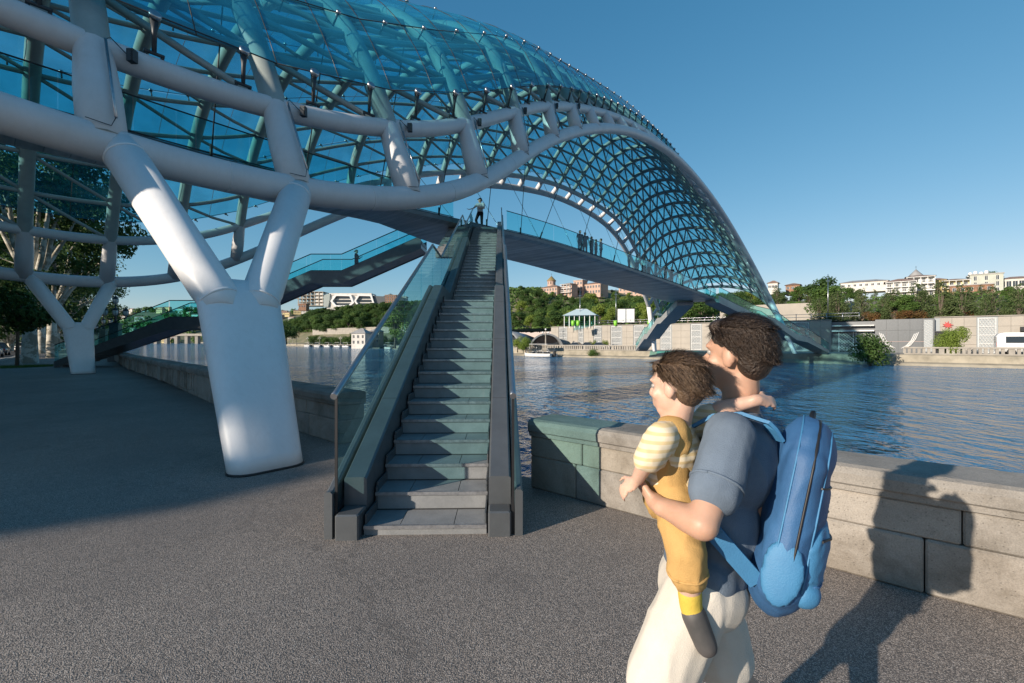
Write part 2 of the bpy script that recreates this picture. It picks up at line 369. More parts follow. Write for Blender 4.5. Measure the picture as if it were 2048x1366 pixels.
# hangers
for k in (8, 10, 12, 14, 16, 18, 20, 22):
    u = RIBS[k]
    for s in (1, -1):
        v = 0.02 if s > 0 else far_v(u) - .02
        mb = MB(); d0 = wp(u - .2, v, fD(u) - .1)
        mb.tube([d0, shell(u, 1 if s > 0 else 15)], .02, 6); mb.tube([d0, d0.lerp(shell(u, 1 if s > 0 else 15), .06)], .045, 8)
        bpart(mb, 'hanger_rod', M['steel'] if s < 0 else M['dark'])
for u in (-20.4, -17.35, -14.3, -11.35, -8.25, -4.95, -1.7, 1.1):
    mb = MB(); d0 = wp(u + .4, .02, fD(u) - .1); mb.tube([d0, shell(u, 4)], .02, 6); mb.tube([d0, d0 + V(0, 0, .4)], .045, 8)
    bpart(mb, 'hanger_rod', M['dark'])
# deck
mb = MB(); us = rng(-26, 37.5, 52); sec = []
for u in us:
    z = fD(u); fv = far_v(u)
    sec.append([wp(u, 0, z - .02), wp(u, .06, z - .1), wp(u, .06, z - .28), wp(u, -.35, z - .36), wp(u, fv + .35, z - .36), wp(u, fv - .06, z - .28), wp(u, fv - .06, z - .1), wp(u, fv, z - .02), wp(u, fv + .15, z - .02), wp(u, fv + .15, z - .2), wp(u, -.15, z - .2), wp(u, -.15, z - .02)])
for i in range(len(us) - 1):
    for j in range(12):
        j2 = (j + 1) % 12; mb.poly([sec[i][j], sec[i][j2], sec[i + 1][j2], sec[i + 1][j]], 1 if j in (2, 3, 4) else (2 if j == 9 else 0))
mb.poly(sec[0]); mb.poly(sec[-1][::-1])
def soffit_mat():
    m = mat('plank_soffit', (.62, .58, .53), (.46, .43, .40), .45, .0, scale=.8)
    N = m.node_tree.nodes; L = m.node_tree.links; b = N['Principled BSDF']; src = b.inputs['Base Color'].links[0].from_socket
    tc = N.new('ShaderNodeTexCoord'); mp = N.new('ShaderNodeMapping'); mp.inputs['Rotation'].default_value = (0, 0, TH)
    L.new(tc.outputs['Object'], mp.inputs['Vector']); n = N.new('ShaderNodeTexNoise'); n.inputs['Scale'].default_value = 1.0; n.inputs['Detail'].default_value = 2
    m2 = N.new('ShaderNodeMapping'); m2.inputs['Scale'].default_value = (.15, 3.2, 1); L.new(mp.outputs[0], m2.inputs[0]); L.new(m2.outputs[0], n.inputs[0])
    r = N.new('ShaderNodeMapRange'); r.inputs[1].default_value = .35; r.inputs[2].default_value = .65; r.inputs[3].default_value = .62; r.inputs[4].default_value = 1.15; L.new(n.outputs[0], r.inputs[0])
    wv = N.new('ShaderNodeTexWave'); wv.bands_direction = 'Y'; wv.inputs['Scale'].default_value = .55; wv.wave_profile = 'SAW'; L.new(mp.outputs[0], wv.inputs['Vector'])
    w2 = N.new('ShaderNodeMapRange'); w2.inputs[1].default_value = 0; w2.inputs[2].default_value = .06; w2.inputs[3].default_value = .35; L.new(wv.outputs['Fac'], w2.inputs[0])
    pm = N.new('ShaderNodeMath'); pm.operation = 'MULTIPLY'; L.new(r.outputs[0], pm.inputs[0]); L.new(w2.outputs[0], pm.inputs[1])
    x = N.new('ShaderNodeMix'); x.data_type = 'RGBA'; x.blend_type = 'MULTIPLY'; x.inputs[0].default_value = 1; L.new(src, x.inputs[6]); L.new(pm.outputs[0], x.inputs[7]); L.new(x.outputs[2], b.inputs['Base Color'])
    return m
M['planks'] = soffit_mat()
M['deckfloor'] = mat('deck_floor', (.2, .2, .2), (.14, .14, .14), .6, scale=3)
bpart(mb, 'deck', [M['panel'], M['planks'], M['deckfloor']])
def railing(pts, name='railing', h=1.05, gm='rail_glass_blue', step=1.5, rr=.024, parent=None):
    """pts: polyline (world). glass panels are sub-parts of the handrail part"""
    mb = MB(); top = [p + V(0, 0, h) for p in pts]; mb.tube(top, rr, 8)
    mb.tube([p + V(0, 0, .02) for p in pts], .02, 6)
    r = bpart(mb, name, M['dark'], parent)
    L = [0.]
    for a, b in zip(pts, pts[1:]): L.append(L[-1] + (b - a).length)
    n = max(1, round(L[-1] / step)); cuts = sorted(set([L[-1] * i / n for i in range(n + 1)] + L))
    def P(s):
        for i in range(len(L) - 1):
            if s <= L[i + 1] + 1e-6: return pts[i].lerp(pts[i + 1], (s - L[i]) / max(L[i + 1] - L[i], 1e-9))
        return pts[-1]
    for a, b in zip(cuts, cuts[1:]):
        if b - a < .12: continue
        p, q = P(a + .012), P(b - .012); t = (q - p); t.z = 0; t.normalize(); nn = Vector((t.y, -t.x, 0)) * .008
        g = MB(); g.hexa([p - nn, q - nn, q + nn, p + nn] and [p + nn + V(0, 0, .0), q + nn, q - nn, p - nn, p + nn + V(0, 0, h - .02), q + nn + V(0, 0, h - .02), q - nn + V(0, 0, h - .02), p - nn + V(0, 0, h - .02)])
        g.build('glass_panel', M[gm], r)
    return r
railing([wp(u, -.03, fD(u)) for u in rng(-25, -3.6, 22)])
railing([wp(u, -.03, fD(u)) for u in rng(.35, 37.5, 34)])
railing([wp(u, far_v(u) + .03, fD(u)) for u in rng(-25, -3.2, 22)])
railing([wp(u, far_v(u) + .03, fD(u)) for u in rng(-.6, 36, 34)])
# pylons
def stadium(c, ax, L, r, n=10):
    ax = Vector((ax[0], ax[1], 0)).normalized(); px = Vector((ax.y, -ax.x, 0)); out = []
    for k in range(2 * n):
        a = math.pi * (k / (n - 1) if k < n else 1 + (k - n) / (n - 1)) - math.pi / 2
        s = 1 if k < n else -1
        out.append(c + ax * (L * s + r * math.cos(a)) + px * r * math.sin(a))
    return out
def pylon(base, ua, ub, side, lift=2.25):
    ta, tb = shell(ua, side), shell(ub, side); base = Vector(base); mid = (ta + tb) / 2; k = (lift - base.z) / (mid.z - base.z)
    fork = base.lerp(mid, k); ax = (DX, DY)
    mb = MB(); rings = []
    for i in range(13):
        t = i / 12; c = base.lerp(fork, t); rings.append(stadium(c, ax, .22 + .08 * t, .22 + .06 * t))
    rings.append(stadium(base.lerp(fork, 1.06), ax, .27, .25)); rings.append(stadium(base.lerp(fork, 1.14), ax, .2, .2))
    mb.loft(rings)
    t = bpart(mb, 'pylon', M['paint'])
    j = MB(); j.loft([stadium(base + V(0, 0, z_), ax, .22, .222 + e_) for z_, e_ in ((0.0, .014), (.018, .012), (.022, 0))]); j.build('base_joint', M['black'], t)
    for tip, s in ((ta, -1), (tb, 1)):
        a0 = fork + Vector((DX, DY, 0)) * .29 * s; lo = a0 + (base - fork) * .1
        d = (tip - a0)
        pts = [lo, a0, a0 + d * .06, a0 + d * .2, tip]
        a = MB(); a.tube(pts, [.25, .288, .3, .3, .3], 22); a.build('arm', M['paint'], t)
        for q, rr_ in ((lo.lerp(a0, .8), .292), (a0 + d * .93, .304)):     # weld collars
            w_ = MB(); w_.tube([q - d.normalized() * .02, q, q + d.normalized() * .02], [rr_, rr_ + .006, rr_], 26); w_.build('weld_collar', M['paint'], t)
    return t
pylon((-3.1, 5.75, 0), -17.15, -14.3, 0)
pylon((-21.1, 22.4, 0), -17.15, -14.1, 16)

pylon((36.7, 59.0, 0), 47.0, 50.0, 0)
pylon((22.6, 72.0, 0), 47.0, 50.0, 16)

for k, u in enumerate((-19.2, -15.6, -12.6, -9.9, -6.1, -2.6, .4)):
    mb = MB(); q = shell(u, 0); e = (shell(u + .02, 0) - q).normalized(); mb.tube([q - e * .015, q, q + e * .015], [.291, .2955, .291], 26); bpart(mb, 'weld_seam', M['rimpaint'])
# ------------------------------------------------------------------ staircases (parts of the bridge)
def staircase(org, yaw, segs, hw=.505, wide=None, label=None, glassm='rail_glass', zb=0., under=.42, upper=None, rail_from=-.06, step_kids=True):
    """org: middle of the foot; yaw: heading; segs: [(number of risers, landing length after)], first riser is low"""
    T = Matrix.Translation(Vector(org)) @ Matrix.Rotation(yaw, 4, 'Z')
    def W(x, y, z): return T @ Vector((x, y, z))
    noses = []; G = []; y = 0.; z = .08; G.append((0, z)); first = True; lands = []
    for n, land in segs:
        y0 = y
        for i in range(n + (1 if first else 0)):
            if not (first and i == 0): z += .157
            noses.append((y, z)); y += .36
        first = False; y -= .36; G.append((y, z))
        if land: lands.append((y, y + land, z)); y += land; G.append((y - .36, z))
    yend = noses[-1][0] + .36
    def gz(q): return lerp_t(G, q)
    # stringer body with the underside
    mb = MB(); ys = sorted(set([g[0] for g in G] + [0, yend]))
    def wl(q): return -(wide[1]) if (wide and q >= wide[0] - .01) else -hw
    pr = []
    for (a, b) in zip(ys, ys[1:]):
        la = lb = -hw - .3; 
        za, zb_ = gz(a) - .21, gz(b) - .21
        ba, bb = max(gz(a) - under, zb), max(gz(b) - under, zb)
        ba = min(ba, za - .02); bb = min(bb, zb_ - .02)
        mb.hexa([W(-hw - .3, a, ba), W(hw + .3, a, ba), W(hw + .3, b, bb), W(-hw - .3, b, bb), W(-hw - .3, a, za), W(hw + .3, a, za), W(hw + .3, b, zb_), W(-hw - .3, b, zb_)], 0)
        if wide and a >= wide[0] - .01:
            mb.hexa([W(-wide[1] - .1, a, ba), W(-hw - .31, a, ba), W(-hw - .31, b, bb), W(-wide[1] - .1, b, bb), W(-wide[1] - .1, a, za), W(-hw - .31, a, za), W(-hw - .31, b, zb_), W(-wide[1] - .1, b, zb_)], 0)
    st = bpart(mb, 'staircase', M['panel'], None, label)
    # treads
    rnd = random.Random(3)
    for k, (ny, nz) in enumerate(noses):
        y1 = noses[k + 1][0] if k + 1 < len(noses) else yend + .3
        zl = noses[k - 1][1] if k else zb
        wd = wide and ny >= wide[0] - .05
        s = MB()
        for (xa, xb) in (((-wide[1], -hw - .33), (-hw - .18, hw)) if wd else ((-hw, hw),)):
            s.box((xa, ny + .012, max(zl - .10, zb - .05)), (xb, y1 + .03, nz - .03), 0, T)          # riser block
            cuts = [xa, xa + (xb - xa) * (.30 + rnd.uniform(-.02, .02)), xa + (xb - xa) * (.73 + rnd.uniform(-.02, .02)), xb] if xb - xa > .9 else [xa, xb]
            for c0, c1 in zip(cuts, cuts[1:]): s.box((c0 + .003, ny - .002, nz - .03), (c1 - .003, y1 - .004 + .03, nz), 1, T)
            s.box((xa, ny - .008, nz - .024), (xb, ny + .022, nz + .003), 2, T)
            s.box((xa + .02, ny + .009, nz - .034), (xb - .02, ny + .02, nz - .026), 3, T); s.box((xa, ny - .004 + .36, nz - .001), (xb, ny + .3725, nz + .006), 3, T)
        s.build('step', [M['tread'], M['tread'], M['nosing'], M['joint']], st)
    # skirting that steps up with the treads
    for sx in (-1, 1):
        s = MB()
        for k, (ny, nz) in enumerate(noses):
            if wide and sx < 0 and ny >= wide[0] - .05: break
            y1 = noses[k + 1][0] if k + 1 < len(noses) else yend
            x0, x1 = sorted((sx * (hw - .003), sx * (hw - .016)))
            s.box((x0, ny + .03, nz), (x1, y1 + .02, nz + .085), 0, T)
            s.box((x0, y1 - .0, nz + .0), (x1, y1 + .05, nz + .21), 0, T)
        s.build('skirting', M['steel'] if not sx else M['panel'], st)
    # inclined side boxes: a wide inner one, a narrow outer one and the slot with the glass between
    def run(x0, x1, ya, yb, dz, low, name, front=None):
        s = MB(); q = [ya] + [g[0] for g in G if ya + .01 < g[0] < yb - .01] + [yb]; c = .016
        rings = []
        for yy in q:
            zt = gz(yy) + dz; zz = max(gz(yy) - low, zb)
            rings.append([W(x0, yy, zz), W(x1, yy, zz), W(x1, yy, zt - c), W(x1 - c, yy, zt), W(x0 + c, yy, zt), W(x0, yy, zt - c)])
        s.loft(rings, 0, True, False)
        for yy in rng(ya + 1.2, yb, max(2, int((yb - ya) / 1.5))):      # joints of the cladding
            zt = gz(yy) + dz; zl = max(gz(yy) - low, zb) + .01
            s.poly([W(x0 - .001, yy, zl), W(x0 - .001, yy, zt - c), W(x0 + c, yy, zt + .001), W(x1 - c, yy, zt + .001), W(x1 + .001, yy, zt - c), W(x1 + .001, yy, zl), W(x1 + .001, yy + .008, zl + .003), W(x1 + .001, yy + .008, zt - c + .003), W(x1 - c, yy + .008, zt + .005), W(x0 + c, yy + .008, zt + .005), W(x0 - .001, yy + .008, zt - c + .003), W(x0 - .001, yy + .008, zl + .003)][:0] or [W(x0 + c, yy, zt + .0015), W(x1 - c, yy, zt + .0015), W(x1 - c, yy + .007, zt + .0045), W(x0 + c, yy + .007, zt + .0045)], 1)
        if front:
            y0, zt = front; c2 = .02
            s.cbox((x0, y0, zb), (x1, ya - .001, zt), .012, 0, T)
        s.build(name, [M['panel'], M['joint']], st)
    yw = wide[0] if wide else yend
    run(-hw - .205, -hw - .015, .14, yw - .3 if wide else yend, .30, .3, 'side_box', (-.09, .205))
    run(-hw - .30, -hw - .235, -.06, yend, .30, .42, 'outer_panel')
    run(hw + .015, hw + .205, .14, yend, .30, .3, 'side_box', (-.05, .205))
    run(hw + .235, hw + .30, -.03, yend, .30, .42, 'outer_panel')
    s = MB()
    for sx in (-1, 1):
        x0, x1 = sorted((sx * (hw + .207), sx * (hw + .233)))
        q = [0] + [g[0] for g in G if .01 < g[0] < yend - .01] + [yend]
        for a, b in zip(q, q[1:]):
            s.hexa([W(x0, a, max(gz(a) - .3, zb)), W(x1, a, max(gz(a) - .3, zb)), W(x1, b, gz(b) - .3), W(x0, b, gz(b) - .3), W(x0, a, gz(a) + .12), W(x1, a, gz(a) + .12), W(x1, b, gz(b) + .12), W(x0, b, gz(b) + .12)], 0)
    s.build('slot_liner', M['black'], st)
    # glass and handrails
    for sx in (-1, 1):
        x = sx * (hw + .22); q = [.0] + [g[0] for g in G[1:]]; q[-1] = yend - .05
        if upper: q[-1] = upper
        zz = lambda yy: lerp_t(G, yy) if yy <= G[-1][0] else G[-1][1]
        mb = MB(); pts = [W(x, -.07, gz(0) + 1.075)] + [W(x, yy, zz(yy) + 1.10) for yy in q]
        xin = x
        mb.tube(pts, .027, 14); hr = mb.build('handrail', M['steel'], st)
        cuts = []
        for a, b in zip(q, q[1:]):
            n = max(1, round((b - a) / 1.45)); cuts += [a + (b - a) * i / n for i in range(n)]
        cuts.append(q[-1])
        for a, b in zip(cuts, cuts[1:]):
            a2, b2 = a + .007, b - .007
            g = MB(); g.hexa([W(x - .008, a2, zz(a) + .13), W(x + .008, a2, zz(a) + .13), W(x + .008, b2, zz(b) + .13), W(x - .008, b2, zz(b) + .13), W(x - .008, a2, zz(a) + 1.085), W(x + .008, a2, zz(a) + 1.085), W(x + .008, b2, zz(b) + 1.085), W(x - .008, b2, zz(b) + 1.085)])
            g.build('glass_panel', M[glassm], st)
        g = MB(); g.box((x - .011, -.012, .15), (x + .011, .0, gz(0) + 1.07), 0, T); g.build('end_post', M['black'], st)
    return st, W, gz, yend
A0 = math.atan(.028)
st1, W1, gz1, ye1 = staircase((-.717, 3.76, 0), A0, [(15, 1.7), (17, 1.7), (15, 0)], wide=(14.5, 1.95), label='foreground staircase with grey treads and glass balustrades')
# landing slab that ties the top of the stairs to the deck
mb = MB(); mb.box((-2.05, ye1 + .05, 7.10), (.82, ye1 + 2.4, 7.455), 0, Matrix.Translation(Vector((-.717, 3.76, 0))) @ Matrix.Rotation(A0, 4, 'Z')); bpart(mb, 'landing', M['panel'])
# the stair on the upstream side, seen from the side; runs along +X
def profile_stair(org, d, prof, width=1.7, label=None, gm='rail_glass_blue', zb=0., pm='panel'):
    """prof: (distance, guard height) knee points of the stringer's top edge"""
    d = Vector((d[0], d[1], 0)).normalized(); nx = Vector((d.y, -d.x, 0))
    def W(x, y, z): return Vector(org) + d * y + nx * x + V(0, 0, z)
    h = width / 2; mb = MB()
    def gz(q): return lerp_t(prof, q)
    for sx in (-1, 1):
        x0, x1 = sx * h, sx * (h - .09)
        for (a, za), (b, zb2) in zip(prof, prof[1:]):
            x0, x1 = sorted((x0, x1))
            mb.hexa([W(x0, a, max(za - .78, zb)), W(x1, a, max(za - .78, zb)), W(x1, b, max(zb2 - .78, zb)), W(x0, b, max(zb2 - .78, zb)), W(x0, a, za), W(x1, a, za), W(x1, b, zb2), W(x0, b, zb2)])
    for (a, za), (b, zb2) in zip(prof, prof[1:]):
        mb.hexa([W(-h + .092, a, max(za - .74, zb)), W(h - .092, a, max(za - .74, zb)), W(h - .092, b, max(zb2 - .74, zb)), W(-h + .092, b, max(zb2 - .74, zb)), W(-h + .092, a, max(za - .5, zb + .02)), W(h - .092, a, max(za - .5, zb + .02)), W(h - .092, b, zb2 - .5), W(-h + .092, b, zb2 - .5)])
    st = bpart(mb, 'staircase', M[pm], None, label)
    for (a, za), (b, zb2) in zip(prof, prof[1:]):
        if zb2 - za > .3:
            n = round((zb2 - za) / .157)
            for i in range(n):
                y = a + (b - a) * i / n; z = za - .3 + (zb2 - za) * (i + 1) / n
                s = MB(); s.box((-h + .1, y, z - .2), (h - .1, y + (b - a) / n + .03, z), 0, Matrix(((nx.x, d.x, 0, org[0]), (nx.y, d.y, 0, org[1]), (0, 0, 1, org[2]), (0, 0, 0, 1))))
                s.build('step', M['tread'], st)
    for sx in (-1, 1):
        pts = [W(sx * (h - .05), a, z) for a, z in prof]
        r = railing(pts, 'handrail', 1.03, gm, 1.5, .03, st)
    return st
profile_stair((-28.2, 28.95, 0), (1, 0), [(0, .35), (7.1, 3.1), (9.15, 3.1), (15.8, 5.96), (17.7, 5.96), (22.6, 8.1)], 1.9, 'side staircase rising from the promenade behind the white pylons up to the deck')

profile_stair((42.9, 63.0, 0), (-19.9, -10.7), [(0, .35), (5.2, 2.29), (7.5, 2.54), (12.1, 4.43), (15.8, 4.83), (22.6, 6.75)], 1.9, 'far staircase descending to the right beside the bridge end', pm='pale_panel')
profile_stair((21.6, 76.0, 0), (-1.1, -22), [(0, .35), (6, 2.75), (7.5, 2.75), (13.3, 4.8), (15, 4.8), (22.2, 6.6)], 1.9, 'far staircase descending steeply towards the terrace wall below the deck', pm='pale_panel')
# ------------------------------------------------------------------ promenade, river, parapets
def asphalt_mat():
    m = bpy.data.materials.new('exposed_aggregate_asphalt'); m.use_nodes = True; nt = m.node_tree; N = nt.nodes; L = nt.links; b = N['Principled BSDF']
    b.inputs['Roughness'].default_value = .62; b.inputs['Specular IOR Level'].default_value = .35
    tc = N.new('ShaderNodeTexCoord'); vo = N.new('ShaderNodeTexVoronoi'); vo.inputs['Scale'].default_value = 155; vo.inputs['Randomness'].default_value = 1
    n0 = N.new('ShaderNodeTexNoise'); n0.inputs['Scale'].default_value = 40; n0.inputs['Detail'].default_value = 3
    L.new(tc.outputs['Object'], n0.inputs['Vector'])
    va = N.new('ShaderNodeVectorMath'); va.operation = 'MULTIPLY_ADD'; va.inputs[1].default_value = (.012,) * 3; L.new(n0.outputs['Color'], va.inputs[0]); L.new(tc.outputs['Object'], va.inputs[2])
    L.new(va.outputs[0], vo.inputs['Vector'])
    n1 = N.new('ShaderNodeTexNoise'); n1.inputs['Scale'].default_value = .35; n1.inputs['Detail'].default_value = 8; n1.inputs['Roughness'].default_value = .6; L.new(tc.outputs['Object'], n1.inputs['Vector'])
    sep = N.new('ShaderNodeSeparateColor'); L.new(vo.outputs['Color'], sep.inputs[0])
    cr = N.new('ShaderNodeValToRGB'); e = cr.color_ramp.elements
    e[0].position = 0; e[0].color = (.325, .272, .235, 1); e[1].position = 1; e[1].color = (.72, .66, .61, 1)
    x = cr.color_ramp.elements.new(.55); x.color = (.50, .425, .37, 1); x = cr.color_ramp.elements.new(.9); x.color = (.62, .54, .47, 1)
    L.new(sep.outputs[0], cr.inputs[0])
    cr2 = N.new('ShaderNodeValToRGB'); e = cr2.color_ramp.elements; e[0].position = .34; e[0].color = (.66, .66, .68, 1); e[1].position = .66; e[1].color = (1.16, 1.13, 1.10, 1); L.new(n1.outputs[0], cr2.inputs[0])
    mu = N.new('ShaderNodeMix'); mu.data_type = 'RGBA'; mu.blend_type = 'MULTIPLY'; mu.inputs[0].default_value = 1; L.new(cr.outputs[0], mu.inputs[6]); L.new(cr2.outputs[0], mu.inputs[7])
    n5 = N.new('ShaderNodeTexNoise'); n5.inputs['Scale'].default_value = 1.9; n5.inputs['Detail'].default_value = 7; n5.inputs['Roughness'].default_value = .75; n5.inputs['Distortion'].default_value = .8; L.new(tc.outputs['Object'], n5.inputs['Vector'])
    c5 = N.new('ShaderNodeValToRGB'); e = c5.color_ramp.elements; e[0].position = .30; e[0].color = (.60, .60, .62, 1); e[1].position = .46; e[1].color = (1, 1, 1, 1); x = e.new(.70); x.color = (1.0, 1.0, 1.0, 1); x = e.new(.82); x.color = (1.25, 1.18, 1.10, 1); L.new(n5.outputs[0], c5.inputs[0])
    m5 = N.new('ShaderNodeMix'); m5.data_type = 'RGBA'; m5.blend_type = 'MULTIPLY'; m5.inputs[0].default_value = .75; L.new(mu.outputs[2], m5.inputs[6]); L.new(c5.outputs[0], m5.inputs[7])
    v6 = N.new('ShaderNodeTexVoronoi'); v6.feature = 'DISTANCE_TO_EDGE'; v6.inputs['Scale'].default_value = .33; va6 = N.new('ShaderNodeVectorMath'); va6.operation = 'MULTIPLY_ADD'; va6.inputs[1].default_value = (.9,) * 3; L.new(n5.outputs['Color'], va6.inputs[0]); L.new(tc.outputs['Object'], va6.inputs[2]); L.new(va6.outputs[0], v6.inputs['Vector'])
    r6 = N.new('ShaderNodeMapRange'); r6.inputs[1].default_value = .002; r6.inputs[2].default_value = .008; r6.inputs[3].default_value = .45; L.new(v6.outputs['Distance'], r6.inputs[0])
    m6 = N.new('ShaderNodeMix'); m6.data_type = 'RGBA'; m6.blend_type = 'MULTIPLY'; m6.inputs[0].default_value = .7; L.new(m5.outputs[2], m6.inputs[6]); L.new(r6.outputs[0], m6.inputs[7]); mu = m6
    # tar between the stones
    m3 = N.new('ShaderNodeMapRange'); m3.inputs[1].default_value = .25; m3.inputs[2].default_value = .62; L.new(vo.outputs['Distance'], m3.inputs[0])
    mx = N.new('ShaderNodeMix'); mx.data_type = 'RGBA'; mx.inputs[7].default_value = (.12, .108, .10, 1); L.new(m3.outputs[0], mx.inputs[0]); L.new(mu.outputs[2], mx.inputs[6]); L.new(mx.outputs[2], b.inputs['Base Color'])
    inv = N.new('ShaderNodeMath'); inv.operation = 'MULTIPLY_ADD'; inv.inputs[1].default_value = -1; inv.inputs[2].default_value = 1; L.new(vo.outputs['Distance'], inv.inputs[0])
    n2 = N.new('ShaderNodeTexNoise'); n2.inputs['Scale'].default_value = 22; n2.inputs['Detail'].default_value = 6; L.new(tc.outputs['Object'], n2.inputs['Vector'])
    ad = N.new('ShaderNodeMath'); ad.operation = 'ADD'; L.new(inv.outputs[0], ad.inputs[0]); L.new(n2.outputs[0], ad.inputs[1])
    bp = N.new('ShaderNodeBump'); bp.inputs['Strength'].default_value = .6; bp.inputs['Distance'].default_value = .006; L.new(ad.outputs[0], bp.inputs['Height']); L.new(bp.outputs[0], b.inputs['Normal'])
    return m
M['asphalt'] = asphalt_mat()
def water_mat():
    m = bpy.data.materials.new('river_water'); m.use_nodes = True; nt = m.node_tree; N = nt.nodes; L = nt.links; b = N['Principled BSDF']
    b.inputs['Roughness'].default_value = .07; b.inputs['IOR'].default_value = 1.33; b.inputs['Base Color'].default_value = (.035, .055, .07, 1); b.inputs['Specular IOR Level'].default_value = .5
    tc = N.new('ShaderNodeTexCoord'); mp = N.new('ShaderNodeMapping'); mp.inputs['Rotation'].default_value = (0, 0, R(40)); mp.inputs['Scale'].default_value = (1.8, 1.2, 1)
    L.new(tc.outputs['Object'], mp.inputs[0]); hs = []
    for sc, st, de in ((.10, 1.4, 2), (.5, .85, 2), (1.3, .42, 2), (3.4, .14, 3)):
        n = N.new('ShaderNodeTexNoise'); n.inputs['Scale'].default_value = sc; n.inputs['Detail'].default_value = de; n.inputs['Roughness'].default_value = .6; n.inputs['Distortion'].default_value = .4
        L.new(mp.outputs[0], n.inputs['Vector']); mm = N.new('ShaderNodeMath'); mm.operation = 'MULTIPLY'; mm.inputs[1].default_value = st; L.new(n.outputs[0], mm.inputs[0]); hs.append(mm)
    a = hs[0]
    for x in hs[1:]:
        s = N.new('ShaderNodeMath'); s.operation = 'ADD'; L.new(a.outputs[0], s.inputs[0]); L.new(x.outputs[0], s.inputs[1]); a = s
    bp = N.new('ShaderNodeBump'); bp.inputs['Strength'].default_value = 1; bp.inputs['Distance'].default_value = 1.0; L.new(a.outputs[0], bp.inputs['Height']); L.new(bp.outputs[0], b.inputs['Normal'])
    # silt: paler brownish patches where the current stirs the bed
    n = N.new('ShaderNodeTexNoise'); n.inputs['Scale'].default_value = .035; n.inputs['Detail'].default_value = 6; L.new(mp.outputs[0], n.inputs['Vector'])
    cr = N.new('ShaderNodeValToRGB'); e = cr.color_ramp.elements; e[0].position = .4; e[0].color = (.03, .135, .28, 1); e[1].position = .66; e[1].color = (.05, .15, .26, 1)
    L.new(n.outputs[0], cr.inputs[0]); L.new(cr.outputs[0], b.inputs['Base Color'])
    return m
M['water'] = water_mat()
WZ = -1.4
mb = MB(); mb.poly([(-3000, -400, WZ), (1500, -400, WZ), (1500, 4500, WZ), (-3000, 4500, WZ)]); tag(mb.build('water', M['water']), kind='structure')
# near parapet line (foot, promenade side) from right to left
PW = [(18, -9.3), (2.94, 2.61), (2.44, 3.02), (.89, 4.41), (.2, 4.99), (-1.6, 6.15), (-2.68, 7.07), (-3.75, 8.04), (-7.9, 11.9), (-21.5, 25.3), (-52, 58), (-120, 140), (-420, 520)]
def off(line, k, dd):
    out = []
    for i, p in enumerate(line):
        a = Vector(line[max(i - 1, 0)]); b = Vector(line[min(i + 1, len(line) - 1)]); t = (b - a).normalized(); n = Vector((t.y, -t.x)) * dd
        out.append((p[0] + n.x, p[1] + n.y))
    return out
mb = MB(); inn = off(PW, 0, .3)
P = [(x, y, 0) for x, y in inn] + [(-800, 900, 0), (-1200, -400, 0), (60, -400, 0), (60, -45, 0)]
mb.poly([(x, y, z) for x, y, z in P][::-1])
g = mb.build('promenade', M['asphalt']); tag(g, kind='structure')
mb = MB()
for (a, b) in zip(inn, inn[1:]): mb.poly([(a[0], a[1], -.004), (b[0], b[1], -.004), (b[0], b[1], WZ - 1.), (a[0], a[1], WZ - 1.)])
tag(mb.build('embankment_face', M['stone']), kind='structure')
